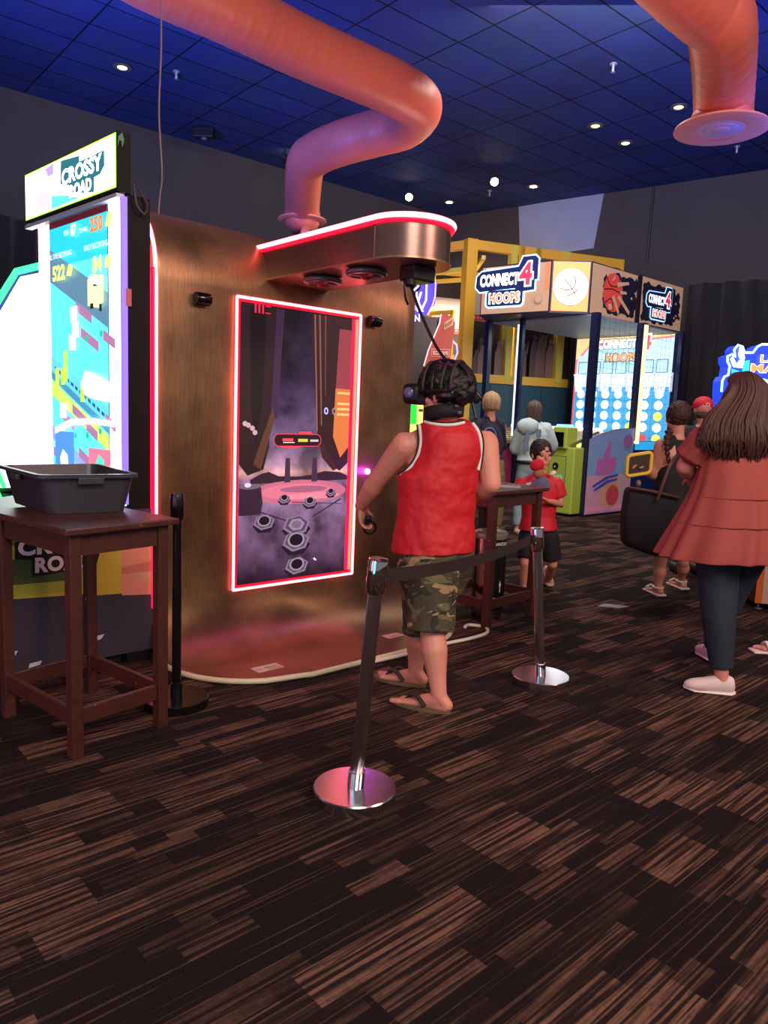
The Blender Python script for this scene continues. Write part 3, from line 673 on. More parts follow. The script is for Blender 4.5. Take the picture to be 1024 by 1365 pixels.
# header sign
def hp(b, z, a=-.03): return cp(a, b, z)
hw = 1.17
bm = B(); prism(bm, [cp(-.035, -.015, 2.55), cp(.035, -.015, 2.55), cp(.035, hw, 2.55), cp(-.035, hw, 2.55)], Z*.295); hd = ob('header_sign', bm, mat('header_black', '#0e110e', .6, spec=.2), cab)
bm = B(); prism(bm, [cp(-.042, -.015, 2.52), cp(.0, -.015, 2.52), cp(.0, hw, 2.52), cp(-.042, hw, 2.52)], Z*.02); ob('header_ledge', bm, mat('pale_ledge', '#aab4c8', .3), hd)
HW, HH = hw-.0, .27
bl = [('r', 0, 0, HW, HH+.0, glow('#a0ff38', 2.0)), ('r', .008, .008, HW-.012, HH-.008, glow('#f4fff4', 3.5)),
      ('p', [(.38, .01), (.38, .085), (.62, .05), (.75, .015)], glow('#58d0f0', 1.2)), ('p', [(.16, .05), (.17, .12), (.24, .14), (.34, .10), (.36, .05), (.25, .03)], glow('#c8a8e8', 1.6)), ('p', [(.30, .28-.03), (.34, .2), (.42, .2), (.42, .262)], glow('#a890c8', 1.2)),
      ('p', [(.52, .255), (.78, .235), (.80, .215), (1.05, .205), (1.05, .13), (1.0, .095), (.93, .09), (.93, .015), (.62, .055), (.62, .105), (.51, .13)], glow('#2a6a78', .9)),
      ('t', 'CROSSY', (.53, .115, 1.02, .20), glow('#f0fff8', 4), .035), ('t', 'ROAD', (.63, .03, .90, .10), glow('#f0fff8', 4), .035), ('r', .76, .205, .96, .232, glow('#f0fff8', 4)), ('t', 'ARCADE', (.78, .208, .94, .228), glow('#2a6a78', .9), .0),
      ('p', [(1.2, .19), (1.21, .24), (1.25, .25), (1.27, .21), (1.25, .175), (1.24, .21), (1.22, .22)], glow('#506850', .8))]
art('sign_face', hd, cp(-.036, hw-.003, 2.57), -FD, Z, bl, dz=.0006)
bm = B(); tube(bm, catmull([cp(.05, -.02, 2.60), cp(.06, -.03, 2.5), cp(.1, -.035, 2.46), cp(.12, -.02, 2.52), cp(.06, -.015, 2.6)], 6), .006, 6); ob('power_lead', bm, paint('#3a2c30'), hd)
bm = B(); box(bm, cp(.02, -.01, 2.02), .03, .02, .09, SD, FD); ob('side_tag', bm, paint('#c06068'), cab)
# pedestal in front of the tower with the printed side
bm = B(); pts = [cp(-.64, 0, .06), cp(.145, 0, .06), cp(.145, 0, .88), cp(0, 0, .88), cp(-.62, 0, .80)]
prism(bm, pts, FD*CW); ped = ob('pedestal', bm, paint('#241c30', .4), cab)
# art on the side; U = SD (to the right as seen), origin at front bottom
O = cp(-.64, 0, .06)-FD*.001
yel, olive, green, dark = paint('#cfae38'), paint('#6a6428'), paint('#4a5a30'), paint('#3a3440')
lt = mat('poster_cream', '#f0dcd8', .4)
it = [('p', [(0, 0), (.81, 0), (.81, .82), (.64, .82), (0, .75)], dark),
      ('p', [(0, .40), (.62, .36), (.62, .82), (0, .75)], yel), ('p', [(0, .40), (.34, .40), (.34, .46), (0, .47)], paint('#a8a838')), ('p', [(0, .47), (.34, .46), (.40, .60), (0, .60)], green), ('p', [(0, .60), (.2, .60), (.2, .67), (0, .67)], paint('#b8a838')), ('p', [(0, .67), (.22, .67), (.22, .77), (0, .75)], olive),
      ('p', [(.46, .36), (.62, .35), (.62, .80), (.46, .79)], yel), ('p', [(.62, .34), (.81, .32), (.81, .66), (.62, .63)], paint('#e08a70')), ('p', [(.62, .46), (.81, .46), (.81, .52), (.62, .50)], paint('#c87060')), ('p', [(.70, .4), (.81, .4), (.81, .46), (.70, .46)], paint('#d8987a')),
      ('p', [(.02, .10), (.06, .10), (.075, .125), (.03, .125)], paint('#c8c8d0')), ('p', [(.42, .10), (.50, .11), (.52, .135), (.44, .13)], paint('#c8c8d0')), ('p', [(.12, .02), (.18, .03), (.19, .05), (.13, .045)], paint('#c8c8d0'))]
blk = paint('#140c14')
it += [('p', [(.07, .60), (.07, .685), (.10, .70), (.55, .735), (.57, .71), (.56, .66), (.50, .60), (.48, .535), (.44, .52), (.15, .50), (.15, .59)], blk),
       ('t', 'CROSSY', (.085, .613, .545, .70), lt, .045), ('t', 'ROAD', (.165, .518, .455, .60), lt, .045)]
art('side_print', ped, O, SD, Z, it, dz=.0005)
bm = B(); box(bm, cp(-.3, CW/2, .03), .6, CW-.1, .06, SD, FD); ob('plinth', bm, paint('#0e0c0e'), cab)
# red channel light between the cabinet and the metal wall
bm = B(); box(bm, cp(.16, -.005, 1.25), .012, .03, 1.9, SD, FD); ob('channel_light', bm, mat('red_channel_side', '#ff1040', .4, 0, 1.3), cab)

# ------------------------------------------------------------------ second cabinet at the far left: white screen with green light edge
mL = thing('arcade_cabinet', 'arcade machine with glaring white screen and green light edge at far left', 'arcade machine', J(-40, 690, 6.5)*1)
mL.location.z = 0
D = 6.5
ang = [(-140, 640), (-150, 440), (-60, 430), (-32, 470)]
outer = [J(x, y, D) for x, y in ((-150, 655), (-150, 360), (20, 356), (56, 345), (90, 350), (90, 655))]
outer = [J(x, y, D) for x, y in ((-60, 655), (-60, 560), (-30, 450), (-5, 405), (22, 362), (110, 340), (200, 340), (200, 655))]
nb = V((0, .25, 0))
bm = B(); prism(bm, outer, nb); face = ob('housing', bm, paint('#101014', .4), mL)
inner = [J(x, y, D-.01) for x, y in ((-50, 650), (-50, 560), (-22, 455), (2, 412), (27, 369), (110, 352), (190, 350), (190, 650))]
bm = B(); prism(bm, inner, V((0, .008, 0))); ob('white_screen', bm, glow('#f4fffc', 3.0), face)
bm = B(); tube(bm, outer[1:6], .03, 8); ob('green_light_edge', bm, glow('#30ff70', 2.2), face)
bm = B(); tube(bm, [J(0, 668, D-.05), J(-12, 640, D-.05), J(-20, 600, D-.05)], .03, 8); tube(bm, [J(6, 650, 6.2), J(-4, 625, 6.2)], .02, 6); ob('green_light_edge', bm, glow('#30ff70', 1.5), face)
bm = B(); a = J(-60, 655, D); b = J(200, 655, D); prism(bm, [V((a.x, a.y, 0)), V((b.x, b.y, 0)), V((b.x, b.y+.4, 0)), V((a.x, a.y+.4, 0))], Z*a.z); ob('base_cabinet', bm, paint('#14121a', .4), mL)

# ------------------------------------------------------------------ wooden tables
WOOD = mat('dark_cherry_wood', '#48231c', .42, noise_amt=.45, nscale=5, stretch=(3, 3, 12), bump=.08, bscale=20)
def chips(m):
    nt = m.node_tree; N = nt.nodes; L = nt.links; b = N['Principled BSDF']; src = b.inputs['Base Color'].links[0].from_socket
    n = N.new('ShaderNodeTexNoise'); n.inputs['Scale'].default_value = 26; n.inputs['Detail'].default_value = 5; tc = N.new('ShaderNodeTexCoord'); L.new(tc.outputs['Object'], n.inputs['Vector'])
    r = N.new('ShaderNodeMapRange'); r.inputs[1].default_value = .70; r.inputs[2].default_value = .73; L.new(n.outputs['Fac'], r.inputs[0])
    mx = N.new('ShaderNodeMix'); mx.data_type = 'RGBA'; L.new(r.outputs[0], mx.inputs[0]); L.new(src, mx.inputs[6]); mx.inputs[7].default_value = lin('#a08474'); L.new(mx.outputs[2], b.inputs['Base Color'])
chips(WOOD)
def table(near, right, left, zt, lab, leg=.05, over=.035):
    n, r, l = V(near), V(right), V(left); f = r+l-n; u = (r-n); v = (l-n); lu, lv = u.length, v.length; u.normalize(); v.normalize()
    t = thing('wooden_table', lab, 'table', (n+f)*.5, 'tall square dark wooden tables')
    c = (n+f)*.5
    def pt(a, b, z): return n+u*a+v*b+Z*z
    bm = B(); box(bm, c+Z*(zt-.014), lu+2*over+leg, lv+2*over+leg, .028, u, v, Z, bev=.006); ob('tabletop', bm, WOOD, t)
    for a in (0, lu):
        for b in (0, lv): bm = B(); box(bm, pt(a, b, (zt-.028)/2), leg, leg, zt-.028, u, v, Z, bev=.004); ob('leg', bm, WOOD, t)
    for b in (0, lv): bm = B(); box(bm, pt(lu/2, b, zt-.075), lu-leg, .024, .09, u, v, Z); ob('apron', bm, WOOD, t)
    for a in (0, lu): bm = B(); box(bm, pt(a, lv/2, zt-.075), .024, lv-leg, .09, u, v, Z); ob('apron', bm, WOOD, t)
    for b in (0, lv): bm = B(); box(bm, pt(lu/2, b, .17), lu-leg, .022, .07, u, v, Z, bev=.003); ob('stretcher', bm, WOOD, t)
    for a in (0, lu): bm = B(); box(bm, pt(a, lv/2, .17), .022, lv-leg, .07, u, v, Z, bev=.003); ob('stretcher', bm, WOOD, t)
    return t
table((-1.235, 2.90, 0), (-.985, 3.23, 0), (-1.70, 3.27, 0), .965, 'worn tall dark wooden table carrying the grey tub in the left foreground')
table((.745, 5.03, 0), (1.13, 5.44, 0), (.40, 5.40, 0), .975, 'tall dark wooden table behind the man in the red tank top', leg=.055)
bm = B(); c = V((.86, 5.36, .977)); prism(bm, [c+V((-.13, -.10, 0)), c+V((.10, -.12, 0)), c+V((.14, .08, 0)), c+V((-.1, .1, 0))], Z*.003); solo('paper_card', bm, mat('printed_card', '#9a98a4', .4), 'grey printed card lying on the table behind the man', 'card')
# scuffs on the near leg of the left table are bare wood chips
# bus tub
tub = mat('grey_plastic', '#34323a', .38)
rim = [V((-1.47, 3.13, 1.143)), V((-1.125, 3.36, 1.143)), V((-1.51, 3.86, 1.143)), V((-1.86, 3.55, 1.143))]
bot = [V((-1.455, 3.18, .967)), V((-1.185, 3.37, .967)), V((-1.50, 3.79, .967)), V((-1.79, 3.53, .967))]
t = thing('bus_tub', 'grey plastic bus tub standing on the near left wooden table', 'tub', (-1.49, 3.48, .966))
def rquad(q, r, k=5):
    out = []
    for i in range(4):
        p, a, b = q[i], q[i-1], q[(i+1) % 4]; da = (a-p).normalized(); db = (b-p).normalized()
        for j in range(k+1):
            s = j/k; out.append(p+da*r*(1-s)**2+db*r*s**2)
    return out
cen = (rim[0]+rim[2])*.5
def shr(q, d):
    c = sum(q, V((0, 0, 0)))/4; return [p+(c-p).normalized()*d for p in q]
bm = B(); loops = [rquad(shr(bot, .0), .05), rquad(shr(rim, .015), .06), rquad(shr(rim, -.012), .06), rquad(shr([p-Z*.014 for p in rim], -.014), .06), rquad(shr([p-Z*.012 for p in rim], .0), .06)]
out_ = [rquad(bot, .05), rquad(shr([p-Z*.014 for p in rim], .012), .06), rquad(shr([p-Z*.016 for p in rim], -.016), .06), rquad(shr(rim, -.016), .06), rquad(shr(rim, .018), .06), rquad(shr([p+Z*.008 for p in bot], .008), .05)]
vv = [[bm.verts.new(p) for p in lp_] for lp_ in out_]
for a, b in zip(vv, vv[1:]):
    for k in range(len(a)): bm.faces.new((a[k], a[(k+1) % len(a)], b[(k+1) % len(a)], b[k]))
bm.faces.new(vv[0][::-1]); bm.faces.new(vv[-1])
sharp(ob('tub_body', bm, tub, t), 35)
e = (rim[1]-rim[0]).normalized(); mid = (rim[0]+rim[1])*.5; nn = V((e.y, -e.x, 0))
bm = B(); box(bm, mid+nn*.008-Z*.028, .11, .022, .03, e, nn, Z, bev=.004); ob('handle', bm, tub, t)
e = (rim[3]-rim[0]).normalized(); mid = (rim[0]+rim[3])*.5
bm = B(); box(bm, mid-Z*.03+V((-.01, -.012, 0)), .10, .02, .025, e, e.cross(Z), Z, bev=.004); ob('handle', bm, tub, t)

# ------------------------------------------------------------------ stanchions
CHR = mat('polished_chrome', '#d8d4d6', .09, 1.0)
POSTM = mat('drawn_chrome_tube', '#d8d4d6', .32, 1.0)
POSTM.node_tree.nodes['Principled BSDF'].inputs['Anisotropic'].default_value = .95
PLATEM = mat('scuffed_chrome', '#d8d0d4', .2, 1.0, noise_amt=.15, nscale=30)
def chrome_post(base, topp, lab, rb=.16, r=.026, m=CHR):
    base, topp = V(base), V(topp); d = (topp-base).normalized(); t = thing('stanchion', lab, 'stanchion', base, 'queue stanchions')
    bm = B(); lathe(bm, [(rb-.002, 0), (rb, .001), (rb, .038), (rb-.004, .0425), (rb-.006, .0425), (.030, .0425), (.030, .046), (.026, .046)], base, Z, 56); sharp(ob('base_plate', bm, PLATEM if m is CHR else m, t), 30)
    L_ = (topp-base).length; b0 = base+d*.04
    bm = B(); lathe(bm, [(r, 0), (r, L_-.17)], b0, d, 28); sharp(ob('post', bm, POSTM if m is CHR else m, t))
    bm = B(); lathe(bm, [(r+.006, 0), (r+.006, .07), (r, .072)], b0-d*.0, d, 28); sharp(ob('foot_sleeve', bm, m, t))
    bm = B(); lathe(bm, [(r+.004, -.002), (r+.009, .004), (r+.010, .018), (r+.011, .02), (r+.011, .118), (r+.009, .122), (r+.009, .128), (r-.004, .13)], base+d*(L_-.13), d, 32); hd_ = ob('belt_head', bm, m, t); sharp(hd_)
    return t, d
chrome_post((-.070, 2.672, 0), J(505, 744, 2.60), 'polished chrome stanchion leaning in the centre foreground')
chrome_post((.918, 4.015, 0), J(716, 703, 3.98), 'polished chrome stanchion farther back, right of the man in red')
BLK = mat('stanchion_black', '#0f0c0f', .22)
tb = J(225, 658, 3.44)
chrome_post((-.985, 3.49, 0), (-.985, 3.49, tb.z-.0), 'black stanchion between the left wooden table and the metal wall', .155, .022, BLK)[0]
# belt between the chrome stanchions
a = J(516, 767, 2.615); b = J(709, 719, 3.98); bm = B(); pr = None
for i in range(25):
    s = i/24; p = a.lerp(b, s)-Z*.06*4*s*(1-s)*.55; wv = .026
    c = [bm.verts.new(p+Z*wv), bm.verts.new(p-Z*wv)]
    if pr: bm.faces.new((pr[0], c[0], c[1], pr[1]))
    pr = c
solo('queue_belt', bm, mat('brown_black_webbing', '#2a1c1c', .7, bump=.3, bscale=300), 'dark webbing belt stretched between the two chrome stanchions', 'belt', mods=[('SOLIDIFY', dict(thickness=.002))])

# ------------------------------------------------------------------ wipes and trash dispenser under the far table
c = V((.79, 5.36, 0)); t = thing('wipes_dispenser', 'stainless wipes dispenser and trash bin standing under the far wooden table', 'trash bin', c)
bm = B(); lathe(bm, [(.105, 0), (.108, .01), (.118, .06), (.118, .63)], c, Z, 36); sharp(ob('steel_body', bm, mat('bin_steel', '#b0a8b0', .18, 1), t))
bm = B(); lathe(bm, [(.124, .60), (.128, .61), (.128, .635), (.11, .65), (.02, .66)], c, Z, 36); sharp(ob('lid', bm, mat('bin_lid', '#c4bcae', .3, .7), t))
# curved black front plate with its lettering
fa = math.atan2(-.80, .36)
def curv(a, z, r=.1215): return c+V((cos(fa+a)*r, sin(fa+a)*r, z))
bm = B(); pv = None
for i in range(21):
    a_ = -.55+1.55*i/20; q = [bm.verts.new(curv(a_, .08)), bm.verts.new(curv(a_, .59))]
    if pv: bm.faces.new((pv[0], q[0], q[1], pv[1]))
    pv = q
fp = ob('front_plate', bm, paint('#0e0c0e', .35), t, True)
bm = B(); ring = [curv(.2+.60*cos(2*pi*k/28), .40+.11*sin(2*pi*k/28)*(1 if sin(2*pi*k/28) < 0 else .8), .1235) for k in range(28)]
bm.faces.new([bm.verts.new(p) for p in ring]); ob('bin_opening', bm, paint('#020202', .6), fp)
def curved_text(s, a0, a1, z0, z1, bold=.02):
    bm = B(); vv_, ff = text2d(s, bold); q = [bm.verts.new(curv(a0+(a1-a0)*x, z0+(z1-z0)*y, .1235)) for x, y in vv_]
    for f in ff:
        try: bm.faces.new([q[i] for i in f])
        except ValueError: pass
    ob('lettering', bm, paint('#e8e4e0'), fp)
curved_text('SANITARY', -.3, .7, .555, .58); curved_text('WIPES', -.1, .5, .52, .545); curved_text('TRASH', -.42, .82, .13, .175, .03)
bm = B(); bm.faces.new([bm.verts.new(curv(x+.2, z, .1235)) for x, z in ((-.03, .21), (.03, .21), (.03, .26), (.09, .26), (0, .30), (-.09, .26), (-.03, .26))]); ob('arrow_mark', bm, paint('#e8e4e0'), fp)
# dropped paper
g = G(817, 808); bm = B(); prism(bm, [g+V((-.13, -.03, .001)), g+V((.03, -.07, .001)), g+V((.14, 0, .001)), g+V((-.05, .06, .001))], Z*.004)
solo('dropped_paper', bm, paint('#8c8a90'), 'small grey paper lying on the carpet between the table and the women', 'paper')
# ------------------------------------------------------------------ CONNECT 4 HOOPS machine
K = V((3.12, 11.60, 0)); DU = az(47); DW = az(-43)
def kp(w, u, z): return K+DW*w+DU*u+Z*z
mw, md = 2.1, 2.8
c4 = thing('hoops_machine', 'large basketball arcade machine with lit marquee reading CONNECT 4 HOOPS', 'arcade machine', K)
navy = mat('navy_metal', '#141836', .35)
woodp = mat('court_wood_print', '#b0907a', .45, noise_amt=.18, nscale=2, stretch=(1, 1, 14))
# marquee, an irregular eight sided box
A_, B_, C_, D_, E_ = V((1.45, 12.54, 0)), V((2.44, 11.80, 0)), V((3.035, 11.76, 0)), V((4.04, 12.69, 0)), V((5.14, 13.62, 0))
A2 = V((1.62, 13.05, 0)); F_ = A2+DU*2.6
zt, zb = 3.93, 3.14
mq = [A_, B_, C_, D_, E_, F_, A2]
bm = B(); prism(bm, [p+Z*zb for p in mq], Z*(zt-zb)); mar = ob('marquee', bm, paint('#15122a', .4), c4)
def face_art(p, q, items, name, dz=.003):
    u = (q-p).normalized(); n = V((u.y, -u.x, 0)); return art(name, mar, p+n*.004+Z*zb, u, Z, items, dz=dz)
hgt = zt-zb
def lens_(p, q): return (q-p).length
wl = lens_(A_, B_)
cream = mat('lit_wood', '#c8a080', .5, 0, .3); gold = glow('#ffe0a0', 1.2)
def logo(x0, y0, s, e=2.2, dim=False):
    """CONNECT 4 / HOOPS sign, width about 1*s"""
    w_ = glow('#f4f8ff', e); nv = paint('#141838') if dim else glow('#141c50', .6); bl_ = glow('#9fd8ff', e*.9); rd = glow('#e0304c', e*.55); og = glow('#ff7a40', e*.5)
    o = lambda pts: [(x0+a*s, y0+b*s) for a, b in pts]
    main = o([(.02, .30), (.08, .24), (.66, .26), (.68, .20), (.94, .22), (.94, .36), (.98, .36), (.98, .62), (.94, .66), (.76, .66), (.70, .53), (.10, .50), (.03, .44)])
    low = o(rrect(.20, .01, .78, .235, .05))
    return [('p', outline(main, .03*s), bl_), ('p', outline(low, .025*s), bl_), ('p', outline(main, .012*s), nv), ('p', low, nv),
            ('t', 'CONNECT', (x0+.08*s, y0+.295*s, x0+.70*s, y0+.47*s), w_, .05), ('t', '4', (x0+.69*s, y0+.255*s, x0+.93*s, y0+.61*s), w_, .10), ('t', '4', (x0+.71*s, y0+.275*s, x0+.91*s, y0+.59*s), rd, .05),
            ('t', 'HOOPS', (x0+.24*s, y0+.04*s, x0+.745*s, y0+.205*s), w_, .085), ('t', 'HOOPS', (x0+.255*s, y0+.052*s, x0+.73*s, y0+.193*s), og, .04)]
it = [('r', .02, .03, wl-.02, hgt-.02, cream), ('r', .08, hgt-.14, wl-.4, hgt-.04, gold), ('r', wl-.10, .35, wl-.02, hgt-.03, mat('orange_wood', '#c88050', .5, 0, .5))]
it += logo(-.10, .13, 1.12, 2.6)
it += [('c', wl-.18, .22, .07, mat('wood_ring', '#a08068', .5, 0, .4)), ('c', wl-.18, .22, .062, cream)]
face_art(A_, B_, it, 'marquee_sign')
wc = lens_(B_, C_)
bl = glow('#ff9a50', .9)
it = [('r', .02, .03, wc-.02, hgt-.02, bl), ('p', circ(wc/2, hgt/2, .275, .285), paint('#6a4020')), ('p', circ(wc/2, hgt/2, .268, .278), glow('#fff6e8', 1.6))]
ball_l = paint('#5a1c10')
def arcs(cx, cy, pts, wd, m):
    q = catmull([V((cx+a, cy+b, 0)) for a, b in pts], 6); L1 = []; L2 = []
    for i, p in enumerate(q):
        d = (q[min(i+1, len(q)-1)]-q[max(0, i-1)]).normalized(); n = V((-d.y, d.x, 0))*wd/2; L1.append((p.x+n.x, p.y+n.y)); L2.append((p.x-n.x, p.y-n.y))
    return ('p', L1+L2[::-1], m)
for pts in ([(-.10, .12), (0, 0), (.08, -.12)], [(.04, .17), (.07, .08), (.05, 0), (0, -.04), (-.08, -.05), (-.16, -.02)], [(-.05, -.14), (.04, -.10), (.12, -.02)]):
    it.append(arcs(wc/2, hgt/2, pts, .014, ball_l))
face_art(B_, C_, it, 'lit_ball_sign')
wr = lens_(C_, E_)
nvp = paint('#15132a')
def jag(x0, y0, x1, y1, n, seed, amp=.05):
    rr = random.Random(seed); pts = []
    for i in range(n): pts.append((x0+(x1-x0)*i/n, y0+rr.uniform(-amp, amp*.4)))
    for i in range(n): pts.append((x1+rr.uniform(-amp*.4, amp), y0+(y1-y0)*i/n))
    for i in range(n): pts.append((x1-(x1-x0)*i/n, y1+rr.uniform(-amp*.4, amp)))
    for i in range(n): pts.append((x0+rr.uniform(-amp, amp*.4), y1-(y1-y0)*i/n))
    return pts
lw_ = mat('lit_wood_right', '#c09a78', .5, 0, .25)
it = [('r', .02, .02, 1.33, hgt-.02, lw_), ('p', jag(.50, .10, 1.30, .68, 12, 4), nvp), ('p', jag(.36, .16, .80, .62, 12, 9, .04), nvp),
      ('p', circ(.62, .40, .28, .30), mat('ball_print', '#b83a30', .5, 0, .45))]
for pts in ([(-.27, .02), (0, .05), (.27, .0)], [(-.2, .2), (-.1, .1), (.12, .12), (.15, .26)], [(-.22, -.18), (-.05, -.10), (.02, -.28)]): it.append(arcs(.62, .40, pts, .018, paint('#3a0c0c')))
for q in ([(.72, .5), (1.05, .58), (1.04, .62), (.70, .57)], [(.80, .40), (1.0, .42), (.98, .46), (.80, .45)], [(.72, .34), (1.1, .10), (1.12, .16), (.78, .38)], [(.56, .32), (.78, .06), (.80, .12), (.62, .36)], [(.46, .20), (.56, .22), (.60, .14), (.50, .12)], [(.5, .55), (.62, .68), (.60, .60)]):
    it.append(('p', q, lw_))
it += [('r', 1.33, 0, 1.41, hgt, paint('#100e20')), ('r', 1.41, .02, wr-.02, hgt-.02, lw_), ('p', jag(1.46, .09, wr-.3, hgt-.12, 14, 3, .05), nvp), ('p', jag(2.2, .2, wr-.12, .6, 9, 5, .07), nvp)]
it += [(k[0],)+k[1:] for k in logo(1.55, .12, .86, 1.0, True)]
for x, y in ((2.5, .25), (2.6, .5), (2.45, .45), (2.55, .12), (1.0, .35), (1.1, .44), (2.0, .68), (2.4, .2)): it.append(('p', [(x, y), (x+.07, y-.02), (x+.05, y+.03)], lw_))
face_art(C_, E_, it, 'marquee_sign')
wa = lens_(A2, A_)
face_art(A2, A_, [('r', .02, .03, wa-.01, hgt-.02, glow('#d03040', .8)), ('p', circ(wa*.5, hgt*.5, .20, .30), glow('#fff4f0', 3))], 'lit_ball_sign')
# frame posts
for (w_, u_, s) in ((mw, 0, .09), (1.38, 0, .07), (0, 0, .11), (0, md, .10), (mw, md, .1)):
    bm = B(); box(bm, kp(w_, u_, zb/2), s, s, zb, DW, DU, Z); ob('frame_post', bm, navy, c4)
bm = B(); box(bm, kp(-.0, 1.42, (zb+1.2)/2), .13, .13, zb-1.2, DW, DU, Z); ob('frame_post', bm, navy, c4)
bm = B(); box(bm, kp(-.07, 1.40, 2.13), .05, .08, 1.95, DW, DU, Z); ob('light_post', bm, glow('#ffdca0', 1.3), c4)
bm = B(); box(bm, kp(1.44, -.01, 2.0), .04, .03, 2.1, DW, DU, Z); ob('light_strip', bm, glow('#e8f0ff', 1.0), c4)
bm = B(); prism(bm, [kp(.05, .05, zb-.03), kp(mw-.05, .05, zb-.03), kp(mw-.05, md-.05, zb-.03), kp(.05, md-.05, zb-.03)], Z*.025); ob('canopy_underside', bm, paint('#8a8a90', .5), c4)
l = lamp('canopy_lamp', 'AREA', kp(1.0, 1.5, zb-.08), 22, (.8, .92, 1), 1.2, kp(1.0, 1.5, 0)); l.parent = c4; l.location = l.location-K
# scoring board at the back
bz0, bz1 = .95, 3.1
bm = B(); prism(bm, [kp(.05, md-.12, bz0), kp(mw-.05, md-.12, bz0), kp(mw-.05, md-.05, bz0), kp(.05, md-.05, bz0)], Z*(bz1-bz0)); brd = ob('score_board', bm, paint('#20305a'), c4)
bw, bh = mw-.1, bz1-bz0
O = kp(mw-.05, md-.125, bz0)
it = [('r', 0, 0, bw, bh, glow('#b8dce4', .75)), ('r', 0, 0, bw, 1.22, glow('#3a90c8', .75)), ('p', [(0, bh), (bw, bh), (bw, bh-.03), (.3, bh-.12), (0, bh-.42)], glow('#e8cc90', .8)), ('p', [(0, bh-.42), (.3, bh-.12), (bw, bh-.03), (bw, bh-.06), (.3, bh-.16), (.04, bh-.46), (.04, 0), (0, 0)], glow('#e07070', .9)),
      ('r', .05, 1.62, bw, 1.82, glow('#b8d0d0', .8))]
n_c = 7
for i in range(n_c):
    cx = .19+i*(bw-.30)/(n_c-1)
    it += [('r', cx-.11, 1.46, cx+.11, 1.70, glow('#2868a0', .6)), ('r', cx-.095, 1.475, cx+.095, 1.685, glow('#a8d0dc', .8))]
    for j in range(6):
        cy = .08+.2*j; m = glow('#f4fff4', 1.25)
        if i in (5, 4) and j == 1: m = glow('#e04a50', .8)
        if i == 4 and j == 0: m = glow('#e04a50', .8)
        if (i, j) in ((5, 0), (6, 0), (4, 2), (6, 1), (6, 3), (0, 1), (0, 0), (2, 0)): m = glow('#d8f060', 1.1)
        it.append(('c', cx, cy, .082, m))
it += [('t', 'CONNECT', (.56, 1.90, 1.40, 2.10), glow('#508088', .5), .09), ('t', 'CONNECT', (.58, 1.915, 1.38, 2.085), glow('#f4f8f4', 1.6), .05), ('t', '4', (1.38, 1.84, 1.70, 2.16), glow('#f4f8f4', 1.6), .10), ('t', '4', (1.41, 1.87, 1.67, 2.13), glow('#e85060', .9), .05), ('t', 'HOOPS', (.76, 1.66, 1.42, 1.84), glow('#6a4030', .4), .08), ('t', 'HOOPS', (.78, 1.675, 1.40, 1.825), glow('#e89868', .8), .04)]
art('board_face', brd, O, -DW, Z, it, dz=.003)
# hoops with nets
wn = glow('#f0f4ff', .6)
net0 = None
for i in range(n_c):
    cx = bw-(.19+i*(bw-.30)/(n_c-1))+.05; c = kp(cx, md-.26, bz0+1.44)
    bm = B(); tube(bm, [c+DW*.10*cos(2*pi*k/16)+DU*.10*sin(2*pi*k/16) for k in range(16)], .012, 6, closed=True); rm = ob('hoop_rim', bm, glow('#e8eaf8', .9), c4)
    bm = B()
    for k in range(8):
        for sg in (1, -1):
            pts = [c+(DW*cos(a)+DU*sin(a))*(.095-.04*t)-Z*(.32*t) for t, a in ((t/6, 2*pi*k/8+sg*t/6*1.1) for t in range(7))]
            tube(bm, pts, .006, 4)
    n_o = ob('net', bm, wn, rm); n_o['kind'] = 'stuff' if False else 'part'
    del n_o['kind']
    bm = B(); box(bm, kp(cx-.15, md-.2, bz0+1.3), .03, .06, .34, DW, DU, Z); ob('lane_divider', bm, glow('#d0ccec', .6), c4)
# side mesh netting
bm = B()
for k in range(16):
    z = 1.25+k*.12; tube(bm, [kp(-.02, .06, z), kp(-.02, md-.05, z)], .0018, 4)
for k in range(18):
    u_ = .06+k*.155; tube(bm, [kp(-.02, u_, 1.22), kp(-.02, u_, zb)], .0018, 4)
sn = ob('side_netting', bm, paint('#3c5a78'), c4); sn['kind'] = 'stuff'
